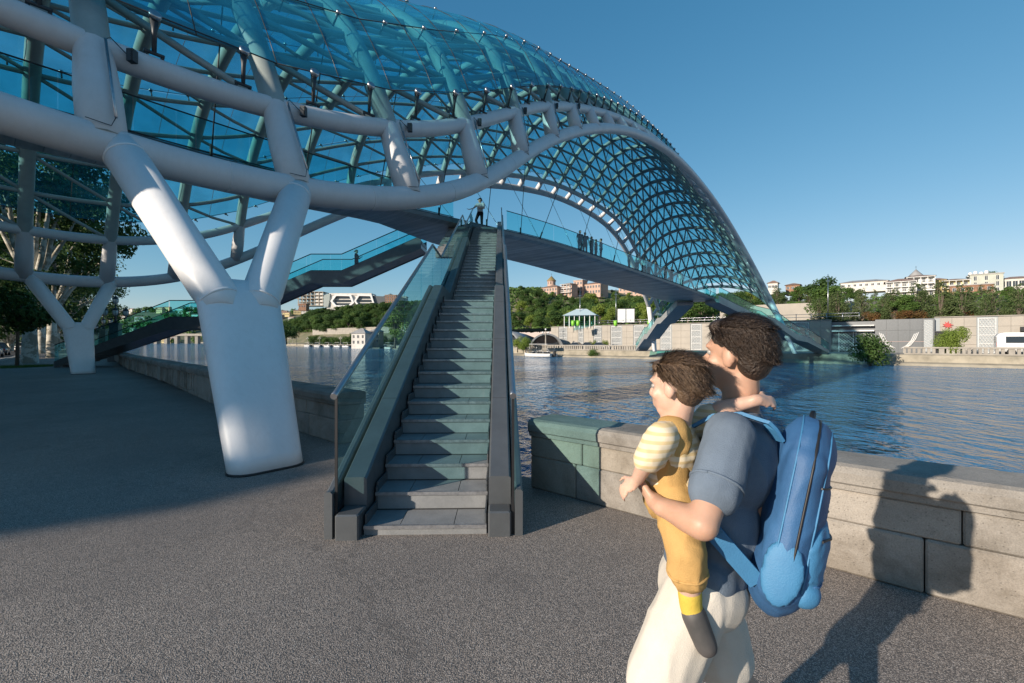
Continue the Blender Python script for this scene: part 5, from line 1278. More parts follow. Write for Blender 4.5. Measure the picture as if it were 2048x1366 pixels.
def head_prims(c, f, s=1., neck=None, child=False):
    c = Vector(c); F = frame_of(f)
    def q(x, y, z): return c + F @ (Vector((x, y, z)) * s)
    P = [('b', q(0, -.008, .03), (.075 * s, .092 * s, .088 * s), F), ('b', q(0, .018, -.03), (.062 * s, .072 * s, .075 * s), F), ('b', q(0, .038, -.083), (.04 * s, .04 * s, .028 * s), F),
         ('c', q(0, .082, .012), q(0, .108 if not child else .096, -.022), .009 * s, .0145 * s), ('b', q(0, .092, -.026), (.019 * s, .012 * s, .009 * s), F),
         ('b', q(0, .083, -.055), (.024 * s, .012 * s, .008 * s), F), ('b', q(0, .08, -.066), (.02 * s, .012 * s, .008 * s), F),
         ('c', q(-.045, .074, .03), q(-.012, .086, .032), .009 * s, .009 * s), ('c', q(.045, .074, .03), q(.012, .086, .032), .009 * s, .009 * s),
         ('b', q(-.078, -.006, -.004), (.010 * s, .021 * s, .034 * s), F), ('b', q(.078, -.006, -.004), (.010 * s, .021 * s, .034 * s), F),
         ('b', q(-.045, .055, -.022), (.022 * s, .022 * s, .022 * s), F), ('b', q(.045, .055, -.022), (.022 * s, .022 * s, .022 * s), F)]
    if neck is not None: P.append(('c', q(0, -.015, -.06), neck, .052 * s, .058 * s))
    return P, q, F
def hand_prims(w, d, up, s=1., curl=.5, thumb=1):
    """w wrist, d direction of the fingers, up = back of the hand"""
    w = Vector(w); F = frame_of(d, up)
    def q(x, y, z): return w + F @ (Vector((x, y, z)) * s)
    P = [('b', q(0, .045, 0), (.040 * s, .052 * s, .015 * s), F), ('c', q(0, -.02, 0), q(0, .03, 0), .027 * s, .026 * s)]
    for i, (x, ln) in enumerate(((-.030, .068), (-.010, .078), (.010, .073), (.029, .057))):
        a = q(x, .085, 0); k = curl * (1 + .12 * i); b = a + F @ (Vector((x * .12, math.cos(k * .6), -math.sin(k * .6))) * ln * .48 * s)
        c = b + F @ (Vector((0, math.cos(k * 1.5), -math.sin(k * 1.5))) * ln * .32 * s); e = c + F @ (Vector((0, math.cos(k * 2.2), -math.sin(k * 2.2))) * ln * .24 * s)
        P += [('c', a, b, .0088 * s, .0084 * s), ('c', b, c, .0084 * s, .0078 * s), ('c', c, e, .0078 * s, .0066 * s)]
    a = q(-.032 * thumb, .03, -.004); b = q(-.056 * thumb, .058, -.014); c = q(-.060 * thumb, .088, -.022)
    P += [('c', a, b, .012 * s, .0105 * s), ('c', b, c, .0105 * s, .0085 * s)]
    return P
def ribbon(pts, nrm, w, th=.006):
    mb = MB(); rings = []
    for i, p in enumerate(pts):
        t = (pts[min(i + 1, len(pts) - 1)] - pts[max(i - 1, 0)]).normalized(); n = (nrm[i] - t * nrm[i].dot(t)).normalized(); b = t.cross(n)
        rings.append([p + b * w / 2 + n * th / 2, p - b * w / 2 + n * th / 2, p - b * w / 2 - n * th / 2, p + b * w / 2 - n * th / 2])
    mb.loft(rings, 0, True, False); return mb
def strands(c, F, s, n, ln, seed, shell_r, lowback=-.085, colour='hair', parent=None, fringe=.075, wid=.0011):
    r = random.Random(seed); mb = MB()
    for _ in range(n):
        d = Vector((r.gauss(0, 1), r.gauss(0, 1), r.gauss(0, 1))).normalized()
        loc = Vector((d.x * shell_r[0], d.y * shell_r[1] - .018, d.z * shell_r[2] + .045))
        if loc.z < lowback: continue
        if loc.y > -.01 and loc.z < .028 + max(0, loc.y) * .75: continue           # face and temples stay free
        if abs(loc.x) > .055 and -.03 < loc.y < .02 and loc.z < .012: continue     # ears
        dirn = Vector((d.x * .3 + r.gauss(0, .18), -.55 if loc.y < .05 else .35, -.35 if loc.z < .09 else .15)); dirn = (dirn - d * dirn.dot(d) + d * .16).normalized()
        L_ = ln * r.uniform(.5, 1.2); p = loc * s; side = d.cross(dirn).normalized() * wid * r.uniform(.7, 1.5); q_ = p.copy(); pts = [q_.copy()]
        for k in range(3): q_ = q_ + (dirn + Vector((r.gauss(0, .1), r.gauss(0, .1), -.12 * k))) * L_ / 3; pts.append(q_.copy())
        W4 = [c + F @ x for x in pts]; sd_ = F @ side
        for k in range(3):
            a0, a1 = (1 - k * .25), (1 - (k + 1) * .3)
            mb.poly([W4[k] - sd_ * a0, W4[k] + sd_ * a0, W4[k + 1] + sd_ * a1, W4[k + 1] - sd_ * a1], 0)
    return mb.build('hair_strands', M[colour], parent)
def person(label, J, shirt, trousers, face, loc=(0, 0, 0), s=1., rz=0, group=None, voxel=.022, hair='hair', sleeve=.55, legs=1., shoes='sole', cap=None, ponytail=False, headscale=1., name='person', long_hair=False):
    """J: joints in metres in the person's own space"""
    J = {k: Vector(v) for k, v in J.items()}
    P, q, F = head_prims(J['head'], face, headscale, J['neck'])
    for sd in 'LR':
        P += [('c', J['sh' + sd], J['el' + sd], .047, .037), ('c', J['el' + sd], J['wr' + sd], .037, .025)]
        d = (J['ha' + sd] - J['wr' + sd]) if 'ha' + sd in J else (J['wr' + sd] - J['el' + sd])
        P += hand_prims(J['wr' + sd], d, Vector((1 if sd == 'R' else -1, 0, .3)), 1., .5, 1 if sd == 'L' else -1) if voxel < .012 else [('c', J['wr' + sd], J['wr' + sd] + d.normalized() * .14, .028, .018)]
        P += [('c', J['hip' + sd], J['kn' + sd], .078, .052), ('c', J['kn' + sd], J['an' + sd], .054, .034), ('c', J['an' + sd], J['toe' + sd], .036, .03)]
    P += [('c', J['neck'], J['chest'], .055, .1), ('c', J['chest'], J['pelvis'], .115, .115)]
    body = mesh_obj(skin_mesh(P, voxel, 3), name, M['skin'])
    up = (J['neck'] - J['pelvis']).normalized(); ch = J['chest']; rt_ = (J['shR'] - J['shL']).normalized(); fw = up.cross(rt_).normalized()
    TF = Matrix((rt_, fw, up)).transposed()
    S = [('b', ch + up * .02, (.185, .128, .17), TF), ('b', ch.lerp(J['pelvis'], .5), (.165, .125, .16), TF), ('b', J['pelvis'] + up * .05, (.168, .13, .12), TF), ('c', J['shL'], J['shR'], .068, .068), ('c', J['neck'] - up * .035, ch, .064, .1)]
    for sd in 'LR': S.append(('c', J['sh' + sd], J['sh' + sd].lerp(J['el' + sd], sleeve), .066, .062))
    mesh_obj(skin_mesh(S, voxel * .9, 4, 'shirt'), 'shirt', M[shirt], body)
    T = [('b', J['pelvis'], (.172, .137, .13), TF)]
    for sd in 'LR':
        if legs >= 1: T += [('c', J['hip' + sd], J['kn' + sd], .098, .072), ('c', J['kn' + sd], J['an' + sd].lerp(J['kn' + sd], .08), .074, .055)]
        else: T += [('c', J['hip' + sd], J['hip' + sd].lerp(J['kn' + sd], legs), .105, .11)]
    mesh_obj(skin_mesh(T, voxel * .9, 4, 'trousers'), 'trousers' if legs >= 1 else 'shorts', M[trousers], body)
    for sd in 'LR':
        mesh_obj(skin_mesh([('c', J['an' + sd] + V(0, 0, -.01), J['toe' + sd], .048, .042)], voxel * .8, 2, 'shoe'), 'shoe', M[shoes], body)
    hs = headscale
    H = [('b', q(0, -.022, .045), (.085 * hs, .094 * hs, .088 * hs), F), ('b', q(0, -.05, .0), (.078 * hs, .062 * hs, .075 * hs), F), ('c', q(-.06, .055, .085), q(.06, .055, .085), .022 * hs, .022 * hs)]
    if long_hair: H += [('b', q(0, -.06, -.09), (.085, .05, .12), F)]
    if ponytail: H += [('c', q(0, -.1, .05), q(0, -.16, .0), .03, .03), ('c', q(0, -.16, .0), q(0, -.18, -.08), .03, .012)]
    mesh_obj(skin_mesh(H, voxel * .8, 2, 'hair'), 'hair', M[hair], body)
    if cap:
        C = [('b', q(0, -.01, .07), (.09, .1, .065), F), ('b', q(0, .1, .045), (.065, .07, .010), F)]
        mesh_obj(skin_mesh(C, .012, 2, 'cap'), 'cap', M[cap], body)
    if voxel < .015:
        for sx in (-1, 1):
            m = MB(); m.ball(q(sx * .03, .079, .008), .0115 * hs, 10, 8); e = m.build('eye', M['white'], body)
    body.location = loc; body.rotation_euler = (0, 0, rz); body.scale = (s, s, s); tag(body, label, 'person', group); return body
STAND = dict(pelvis=(0, 0, .95), chest=(0, 0, 1.28), neck=(0, -.01, 1.46), head=(0, .015, 1.60), shL=(-.185, 0, 1.40), shR=(.185, 0, 1.40), elL=(-.235, -.02, 1.12), elR=(.235, -.02, 1.12), wrL=(-.23, .07, .88), wrR=(.23, .07, .88),
             hipL=(-.09, 0, .92), hipR=(.09, 0, .92), knL=(-.1, .02, .5), knR=(.1, .02, .5), anL=(-.1, -.02, .08), anR=(.1, -.02, .08), toeL=(-.11, .15, .035), toeR=(.11, .15, .035))
def pose(**k): d = dict(STAND); d.update(k); return d
# the man leaning at the head of the stairs
person('man in a pale t-shirt and black cap leaning on the rail atop the stairs', pose(anR=(.02, .16, .08), toeR=(-.0, .32, .035), knR=(.14, .22, .52), hipL=(-.09, 0, .92), wrR=(.52, .22, 1.12), elR=(.33, .08, 1.20), haR=(.6, .24, 1.14), elL=(-.26, .05, 1.15), wrL=(-.05, .2, 1.12)),
       'greyc', 'blackc', (.8, .6, 0), loc=(W1(-.40, ye1 + .35, 7.455)), rz=R(160), cap='blackc', voxel=.02)
# woman walking up the side stair
person('woman with a ponytail walking up the side staircase', pose(knL=(-.1, .22, .52), anL=(-.1, .24, .12), toeL=(-.1, .38, .08), anR=(.1, -.28, .0), knR=(.1, -.02, .48), toeR=(.1, -.12, -.06), elR=(.22, .1, 1.15), wrR=(.12, .3, 1.28), elL=(-.22, .1, 1.15), wrL=(-.1, .3, 1.25)),
       'navy', 'navy', (0, 1, -.1), loc=(-10.05, 29.4, 5.86), rz=R(-90), ponytail=True, voxel=.024, s=.97)
# people on the deck
def deck_person(x_, label, shirt, trousers, face, rz, inset=.45, **k):
    lo, hi = 0., 37.
    for _ in range(40):
        mi = (lo + hi) / 2; p = wp(mi, -inset, 0)
        if 1024 + 910 * p.x / p.y < x_: lo = mi
        else: hi = mi
    p = wp(lo, -inset, fD(lo) - .19); return person(label, k.pop('J', STAND), shirt, trousers, face, loc=p, rz=rz, group=None, voxel=.03, **k)
deck_person(1160, 'leftmost person in dark blue in the group of five on the deck', 'navy', 'navy', (0, 1, 0), R(200))
deck_person(1170, 'second person from the left in the group of five on the deck', 'navy', 'blackc', (.5, 1, 0), R(170))
deck_person(1183, 'person with long dark hair in the middle of the group of five', 'blackc', 'navy', (0, 1, 0), R(-60), long_hair=True, s=.94)
deck_person(1192, 'person with a red bag second from the right in the group of five', 'redc', 'blackc', (0, 1, 0), R(60), long_hair=True, s=.9)
deck_person(1202, 'man in dusty pink shirt at the right of the group of five', 'pinkc', 'navy', (0, 1, 0), R(75), s=1.02, J=pose(elL=(-.2, .1, 1.15), wrL=(-.08, .28, 1.2)))
for i, (x_, sh, tr, lab, sc, ins) in enumerate([(1258, 'navy', 'blackc', 'person in navy at the left of the second group on the deck', 1, .6), (1274, 'whitec', 'navy', 'person in white leaning near the left of the second deck group', .97, .4), (1288, 'greyc', 'blackc', 'person in grey behind the deck glass with dark hair', .98, .5),
                                         (1298, 'whitec', 'blackc', 'person in white next to the dark haired one in grey', .95, .4), (1312, 'navy', 'navy', 'person in navy in the middle of the second deck group', 1, .5), (1331, 'blackc', 'blackc', 'person in black right of the middle of the second deck group', 1, .5),
                                         (1343, 'blackc', 'navy', 'person bending over the deck rail in black', 1.02, .35), (1361, 'whitec', 'greyc', 'person in white with raised hand on the right part of the deck', 1, .35)]):
    deck_person(x_, lab, sh, tr, (0, 1, 0), R(40 * i - 90), ins, s=sc, long_hair=i % 3 == 1)

# ---- the walking man with the child, in world space
def A(x, y, z): return at(x, y, z)
mJ = dict(pelvis=A(1408, 1150, 1.48), chest=A(1470, 945, 1.48), neck=A(1480, 822, 1.49), shL=A(1462, 873, 1.32), shR=A(1482, 868, 1.65), elL=A(1405, 1050, 1.20), wrL=A(1318, 1010, 1.33), haL=A(1290, 985, 1.42), elR=A(1420, 1020, 1.75), wrR=A(1345, 990, 1.62),
          hipL=A(1392, 1185, 1.40), hipR=A(1412, 1185, 1.56), knL=V(.42, 1.39, .49), anL=V(.27, 1.38, .10), toeL=V(.10, 1.38, .05), knR=V(.74, 1.57, .46), anR=V(1.02, 1.57, .20), toeR=V(.95, 1.57, .05), head=A(1474, 712, 1.48))
face_dir = Vector((-.66, .75, .02))
P, q, F = head_prims(mJ['head'], face_dir, 1.02, mJ['neck'])
for sd in 'LR':
    P += [('c', mJ['sh' + sd], mJ['el' + sd], .050, .040), ('c', mJ['el' + sd], mJ['el' + sd].lerp(mJ['wr' + sd], .35), .042, .040), ('c', mJ['el' + sd].lerp(mJ['wr' + sd], .3), mJ['wr' + sd], .040, .026),
          ('c', mJ['hip' + sd], mJ['kn' + sd], .080, .054), ('c', mJ['kn' + sd], mJ['an' + sd], .056, .036), ('c', mJ['an' + sd], mJ['toe' + sd], .036, .03)]
P += hand_prims(mJ['wrL'], mJ['haL'] - mJ['wrL'], Vector((-.5, -.6, -.6)), 1.02, .75, -1); P += hand_prims(mJ['wrR'], Vector((-.3, -.9, 0)), Vector((-.8, .3, -.3)), 1.02, .7, 1)
P += [('c', mJ['neck'], mJ['chest'], .058, .1), ('c', mJ['chest'], mJ['pelvis'], .115, .115)]
man = mesh_obj(skin_mesh(P, .008, 4), 'person', M['skin']); tag(man, 'walking man in a slate blue t-shirt and cream shorts carrying a small child', 'person')
up = (mJ['neck'] - mJ['pelvis']).normalized(); rt_ = (mJ['shR'] - mJ['shL']).normalized(); fw = up.cross(rt_).normalized(); TF = Matrix((rt_, fw, up)).transposed(); ch = mJ['chest']
S = [('b', ch + up * .03, (.185, .122, .17), TF), ('b', ch.lerp(mJ['pelvis'], .5), (.168, .125, .17), TF), ('b', mJ['pelvis'] + up * .035, (.175, .128, .10), TF), ('c', mJ['shL'] + V(0, .02, 0), mJ['shR'], .066, .066), ('c', mJ['neck'] - up * .03, ch, .068, .1)]
for sd in 'LR': S += [('c', mJ['sh' + sd], mJ['sh' + sd].lerp(mJ['el' + sd], .62), .066, .068)]
mesh_obj(skin_mesh(S, .008, 4, 'shirt', .006, 6., (1, 1, .5)), 'shirt', M['slate'], man)
T = [('b', mJ['pelvis'] - up * .03, (.178, .138, .13), TF)]
for sd in 'LR': T += [('c', mJ['hip' + sd], mJ['hip' + sd].lerp(mJ['kn' + sd], .78), .098, .102)]
mesh_obj(skin_mesh(T, .008, 4, 'shorts', .006, 4.5, (1, 1, .5)), 'shorts', M['cream'], man)
for sd in 'LR': mesh_obj(skin_mesh([('c', mJ['an' + sd] - V(0, 0, .02), mJ['toe' + sd], .052, .044)], .012, 2), 'shoe', M['sole'], man)
H = [('b', q(0, -.016, .050), (.082, .097, .086), F), ('b', q(0, -.052, .002), (.076, .056, .08), F), ('b', q(0, .045, .092), (.062, .042, .030), F)]
rh = random.Random(4)
hm = mesh_obj(skin_mesh(H, .0065, 2), 'hair', M['hair'], man)
strands(mJ['head'], F, 1.02, 9000, .034, 5, (.0855, .099, .0885), parent=hm, lowback=-.07)
for sx in (-1, 1):
    m = MB(); m.ball(q(sx * .031, .0725, .010), .0098, 10, 8); m.build('eye', M['eyewhite'], man)
    m = MB(); m.ball(q(sx * .031, .0790, .010), .0045, 8, 6); m.build('pupil', M['black'], man)
# rucksack: its own thing
back = -fw; bc = ch + back * .172 - up * .06
if (bc - ch).x < 0: back = -back; bc = ch + back * .172 - up * .06
bag = empty('backpack', bc, 'blue rucksack on the back of the walking man', 'backpack')
def binv(o): o.matrix_parent_inverse = Matrix.Translation(-bc); return o
BF = Matrix((rt_, fw, up)).transposed()
binv(mesh_obj(skin_mesh([('b', bc, (.158, .082, .265), BF), ('b', bc - up * .16, (.160, .092, .15), BF), ('b', bc + up * .17, (.135, .075, .12), BF), ('c', bc - rt_ * .1 - up * .2, bc - rt_ * .1 + up * .16, .058, .05), ('c', bc + rt_ * .1 - up * .2, bc + rt_ * .1 + up * .16, .058, .05)], .008, 4, 'pack', .006, 7., (1, 1, .6)), 'main_compartment', M['pack'], bag))
binv(mesh_obj(skin_mesh([('b', bc + back * .052 - up * .11, (.125, .055, .15), BF), ('c', bc + back * .06 - up * .2 - rt_ * .07, bc + back * .06 - up * .2 + rt_ * .07, .045, .045)], .008, 3, 'pocket', .005, 9.), 'front_pocket', M['pack2'], bag))
for sg in (-1, 1):
    binv(mesh_obj(skin_mesh([('b', bc + rt_ * .150 * sg - up * .15, (.016, .055, .10), BF)], .010, 3), 'side_pocket', M['pack2'], bag))
    sh = ch + rt_ * .115 * sg
    pts = [bc + rt_ * .085 * sg + up * .2 - back * .075, sh + up * .185 + back * .06, sh + up * .192 - back * .01, sh + up * .165 - back * .085, sh + rt_ * .01 * sg + up * .11 - back * .138, sh + rt_ * .02 * sg - back * .142, sh + rt_ * .05 * sg - up * .1 - back * .11, sh + rt_ * .075 * sg - up * .17 - back * .0, bc + rt_ * .12 * sg - up * .21 - back * .05]
    nr = [up, up, up - back * .2, -back + up, -back, -back, -back + rt_ * sg, rt_ * sg, rt_ * sg]
    P2 = []; N2 = []
    for i in range(len(pts) - 1):
        for t in (0, .34, .67): P2.append(pts[i].lerp(pts[i + 1], t)); N2.append(nr[i].lerp(nr[i + 1], t))
    P2.append(pts[-1]); N2.append(nr[-1]); binv(ribbon(P2, N2, .05, .010).build('shoulder_strap', M['pack2'], bag))
m = MB(); m.tube([bc + rt_ * -.12 + back * .055 - up * .0, bc + back * .086 + up * .03, bc + rt_ * .12 + back * .055 - up * .0], .004, 6); binv(m.build('zip', M['black'], bag))
m = MB(); m.tube([bc + up * .26 - rt_ * .04, bc + up * .305, bc + up * .26 + rt_ * .04], .008, 6); binv(m.build('grab_handle', M['black'], bag))
# the child
cJ = dict(head=A(1352, 775, 1.40), neck=A(1350, 846, 1.42), chest=A(1345, 905, 1.43), pelvis=A(1352, 1000, 1.45), shL=A(1325, 872, 1.34), shR=A(1375, 868, 1.51), elL=A(1292, 925, 1.31), wrL=A(1275, 958, 1.36), elR=A(1440, 818, 1.44), wrR=A(1515, 800, 1.40),
          hipL=A(1352, 1010, 1.37), hipR=A(1362, 1010, 1.52), knL=A(1372, 1100, 1.29), anL=A(1382, 1215, 1.31), toeL=A(1412, 1290, 1.29), knR=A(1365, 1090, 1.58), anR=A(1380, 1190, 1.60), toeR=A(1400, 1250, 1.62))
P, q, F = head_prims(cJ['head'], (-.74, .66, -.05), .82, cJ['neck'], True)
for sd in 'LR':
    P += [('c', cJ['sh' + sd], cJ['el' + sd], .030, .026), ('c', cJ['el' + sd], cJ['wr' + sd], .027, .019), ('c', cJ['hip' + sd], cJ['kn' + sd], .055, .042), ('c', cJ['kn' + sd], cJ['an' + sd], .043, .027), ('c', cJ['an' + sd], cJ['toe' + sd], .027, .022)]
P += hand_prims(cJ['wrL'], Vector((-.5, .2, -.5)), Vector((-.6, -.6, .3)), .6, .6, -1) + hand_prims(cJ['wrR'], Vector((.8, .2, -.1)), Vector((0, -.8, .5)), .6, .5, 1)
P += [('c', cJ['neck'], cJ['chest'], .038, .07), ('c', cJ['chest'], cJ['pelvis'], .075, .08)]
kid = mesh_obj(skin_mesh(P, .0065, 4), 'person', M['skin2']); tag(kid, 'small child in cream striped shirt and ochre dungarees carried by the man', 'child')
up = (cJ['neck'] - cJ['pelvis']).normalized(); rt_ = (cJ['shR'] - cJ['shL']).normalized(); fw = up.cross(rt_).normalized(); TF = Matrix((rt_, fw, up)).transposed(); ch = cJ['chest']
S = [('b', ch, (.115, .088, .10), TF), ('b', ch.lerp(cJ['pelvis'], .6), (.108, .09, .09), TF), ('c', cJ['shL'], cJ['shR'], .044, .044), ('c', cJ['neck'], ch, .045, .07), ('c', cJ['shL'], cJ['shL'].lerp(cJ['elL'], .85), .044, .042), ('c', cJ['shR'], cJ['shR'].lerp(cJ['elR'], .7), .044, .040)]
mesh_obj(skin_mesh(S, .007, 3, 'shirt', .005, 12., (1, 1, .7)), 'shirt', M['stripe'], kid)
T = [('b', cJ['pelvis'], (.118, .102, .085), TF), ('b', ch.lerp(cJ['pelvis'], .75), (.114, .098, .07), TF), ('c', ch + rt_ * -.05 + up * .07 - fw * .02, cJ['pelvis'] - rt_ * .05, .05, .06), ('b', ch + fw * .035 - up * .01, (.06, .06, .07), TF), ('b', ch - fw * .04 - up * .03, (.055, .055, .06), TF)]
for sd in 'LR': T += [('c', cJ['hip' + sd], cJ['kn' + sd], .066, .056), ('c', cJ['kn' + sd], cJ['kn' + sd].lerp(cJ['an' + sd], .40), .056, .052)]
mesh_obj(skin_mesh(T, .007, 3, 'dungarees', .006, 11., (1, 1, .6)), 'dungarees', M['ochre'], kid)
for sd in 'LR':
    mesh_obj(skin_mesh([('c', cJ['kn' + sd].lerp(cJ['an' + sd], .74), cJ['an' + sd], .034, .032), ('c', cJ['an' + sd], cJ['an' + sd].lerp(cJ['toe' + sd], .4), .032, .03)], .007, 3), 'sock', M['yellowc'], kid)
    mesh_obj(skin_mesh([('c', cJ['an' + sd].lerp(cJ['toe' + sd], .2), cJ['toe' + sd], .036, .032)], .007, 3), 'shoe', M['sole'], kid)
H = [('b', q(0, -.018, .042), (.081 * .82, .092 * .82, .082 * .82), F), ('b', q(0, -.05, -.0), (.074 * .82, .055 * .82, .072 * .82), F), ('b', q(0, .05, .08), (.055 * .82, .034 * .82, .028 * .82), F)]
hm = mesh_obj(skin_mesh(H, .006, 2), 'hair', M['hair2'], kid)
strands(cJ['head'], F, .82, 7000, .045, 6, (.080, .094, .083), colour='hair2', parent=hm, lowback=-.07)
for sx in (-1, 1):
    m = MB(); m.ball(q(sx * .031, .0725, .008), .0082, 10, 8); m.build('eye', M['eyewhite'], kid); m = MB(); m.ball(q(sx * .031, .0768, .008), .0046, 8, 6); m.build('pupil', M['black'], kid)

# stitched details laid on the surfaces: zips, piping, hems
from mathutils.bvhtree import BVHTree
def cling(o, pts, centre, off=.002):
    """drop points onto a garment's surface, looking from outside towards its middle line"""
    bv = BVHTree.FromPolygons([v.co.copy() for v in o.data.vertices], [tuple(p.vertices) for p in o.data.polygons]); out = []
    for p in pts:
        c = centre(p) if callable(centre) else centre; d = (c - p).normalized(); h = bv.ray_cast(p - d * .02, d)
        if h[0] is not None: out.append(h[0] - d * off)
    return out
def child(o, nm): return [x for x in o.children if x.name.split('.')[0] == nm]
mc = child(bag, 'main_compartment')[0]
def arc(r1, r2, a0, a1, dep, n=26): return [bc + BF @ Vector((r1 * math.cos(a0 + (a1 - a0) * i / (n - 1)), dep, r2 * math.sin(a0 + (a1 - a0) * i / (n - 1)))) for i in range(n)]
bsg = -1 if (BF @ Vector((0, 1, 0))).dot(back) < 0 else 1
for dep, rr_, m_ in ((-.02, .0035, 'black'), (.022, .0028, 'pack2'), (-.055, .0028, 'pack2')):
    P = cling(mc, arc(.34, .42, -.9, math.pi + .9, -abs(dep) if False else dep * 1.0), lambda p: bc + BF @ Vector((0, dep, 0)) + up0 * 0 if False else bc + BF @ Vector((0, dep, 0)))
    if len(P) > 3: m = MB(); m.tube(P, rr_, 6); binv(m.build('zip' if m_ == 'black' else 'piping', M[m_], bag))
fp = child(bag, 'front_pocket')[0]
upb = BF @ Vector((0, 0, 1)); rb = BF @ Vector((1, 0, 0))
P = cling(fp, [bc + back * .4 + rb * x - upb * (.035 + .9 * x * x) for x in rng(-.115, .115, 15)], lambda p: p - back * .5)
if len(P) > 3: m = MB(); m.tube(P, .0035, 6); binv(m.build('zip', M['black'], bag))
P = cling(fp, [bc + back * .4 + rb * x - upb * .17 for x in rng(-.115, .115, 15)], lambda p: p - back * .5)
if len(P) > 3: m = MB(); m.tube(P, .0025, 6); binv(m.build('piping', M['pack'], bag))
P = cling(mc, [bc + back * .4 + rb * x + upb * .10 for x in rng(-.12, .12, 15)], lambda p: p - back * .5)
if len(P) > 3: m = MB(); m.tube(P, .003, 6); binv(m.build('piping', M['black'], bag))
def hem(o, a, b, t, r, m_, name='hem'):
    a, b = Vector(a), Vector(b); ax = (b - a).normalized(); c = a.lerp(b, t); u_ = ax.orthogonal().normalized(); w_ = ax.cross(u_)
    P = cling(o, [c + (u_ * math.cos(k * math.pi / 12) + w_ * math.sin(k * math.pi / 12)) * (r + .06) for k in range(25)], c, .0005)
    if len(P) > 20: m = MB(); m.tube(P, .0042, 6); m.build(name, M[m_], o)
ms = child(man, 'shirt')[0]; hem(ms, mJ['shL'], mJ['elL'], .56, .075, 'slate', 'sleeve_hem')
kd = child(kid, 'dungarees')[0]
hem(kd, cJ['knL'], cJ['anL'], .38, .06, 'ochre', 'cuff')
# ------------------------------------------------------------------ left side: street, plane trees, lamps, cars
RD = Vector((-.68, .733)); RN = Vector((-.733, -.68)); R0 = Vector((-39.7, 34.7))
def rp(s, d): q = R0 + RD * s + RN * d; return (q.x, q.y)
M['road'] = mat('dark_asphalt', (.06, .06, .062), (.045, .045, .048), .8, scale=2, bump=.2, bscale=30)
M['kerb'] = mat('kerb_stone', (.3, .29, .27), (.2, .2, .19), .85, scale=2)
mb = MB(); mb.poly([(*rp(-60, 0), .004), (*rp(330, 0), .004), (*rp(330, 13), .004), (*rp(-60, 13), .004)]); tag(mb.build('road', M['road']), kind='structure')
mb = MB(); P = [rp(-60, -.3), rp(330, -.3), rp(330, 0), rp(-60, 0)]; mb.hexa([(*p, 0) for p in P] + [(*p, .13) for p in P]); tag(mb.build('kerb', M['kerb']), kind='structure')
mb = MB()
for i in range(55):
    P = [rp(-40 + i * 6, 4.3), rp(-37.5 + i * 6, 4.3), rp(-37.5 + i * 6, 4.45), rp(-40 + i * 6, 4.45)]; mb.poly([(*p, .008) for p in P])
P = [rp(-60, .5), rp(330, .5), rp(330, .62), rp(-60, .62)]; mb.poly([(*p, .008) for p in P])
tag(mb.build('road_markings', M['white']), kind='structure')
def plane_tree(x, y, h, r, seed, label, n=9000, low=.42, group='plane trees along the street', leaf=.19, crown_low=None, leafm='leaf_dark', lean=(0, 0)):
    rnd = random.Random(seed); root = empty('plane_tree', (x, y, 0), label, 'tree', group); tb = MB(); mb = MB()
    fork = V(lean[0], lean[1], h * low * .55)
    tb.tube([(0, 0, -.3), (0, 0, .0), (lean[0] * .3, lean[1] * .3, h * .1), fork], [.62, .5, .42, .34], 12)
    cc = []; cl = crown_low or low
    for i in range(9):
        a = i * 2.4 + rnd.uniform(-.4, .4); rr = r * rnd.uniform(.35, .85); z = h * rnd.uniform(cl + .12, .95)
        tip = V(math.cos(a) * rr, math.sin(a) * rr, z); k = fork.lerp(tip, .5) + V(rnd.uniform(-.5, .5), rnd.uniform(-.5, .5), h * .06)
        k2 = fork.lerp(tip, .25) + V(0, 0, h * .03)
        tb.tube([fork, k2, k, tip], [.2, .17, .11, .03], 8, caps=False)
        for q in range(4):
            e = k.lerp(tip, rnd.uniform(.1, .9)) + Vector((rnd.gauss(0, 1), rnd.gauss(0, 1), rnd.gauss(.2, .7))) * r * .2
            tb.tube([k.lerp(tip, .2 * q), e], [.06, .02], 5, caps=False); cc.append((e, r * rnd.uniform(.11, .2)))
        cc.append((tip, r * rnd.uniform(.14, .22)))
    for q in range(16):
        a = rnd.uniform(0, 6.28); rr = r * rnd.uniform(.3, 1); cc.append((V(math.cos(a) * rr, math.sin(a) * rr, h * rnd.uniform(cl, .9)), r * rnd.uniform(.1, .2)))
    crown_mesh(mb, cc, n, leaf, rnd)
    tb.build('trunk', M['plane_bark'], root); mb.build('crown', M[leafm], root); return root
plane_tree(-35.5, 33.5, 19, 7.2, 21, 'big plane tree with forked pale limbs leaning over the promenade behind the far pylon', 15000, .42, None, .17, .5)
plane_tree(-46, 45.5, 19, 8, 22, 'plane tree with a thick pale trunk at the kerb, nearest of the street row', 14000, .4, None)
plane_tree(-62, 60, 19, 8, 23, 'plane tree with pale trunk at the kerb, second of the street row', 11000, .38, None)
plane_tree(-78, 78, 19, 9, 24, 'plane tree of the street row beyond the second pale trunk', 8000, .3)
plane_tree(-97, 98, 20, 9, 25, 'plane tree of the street row beyond the second pale trunk', 8000, .3)
plane_tree(-72, 58, 18, 9, 26, 'dark plane tree across the street', 8000, .2, 'trees across the street')
plane_tree(-60, 44, 17, 9, 27, 'dark plane tree across the street', 9000, .2, 'trees across the street')
plane_tree(-52, 34, 17, 8, 28, 'dark plane tree across the street', 9000, .15, 'trees across the street')
plane_tree(-92, 76, 18, 9, 29, 'dark plane tree across the street', 7000, .2, 'trees across the street')
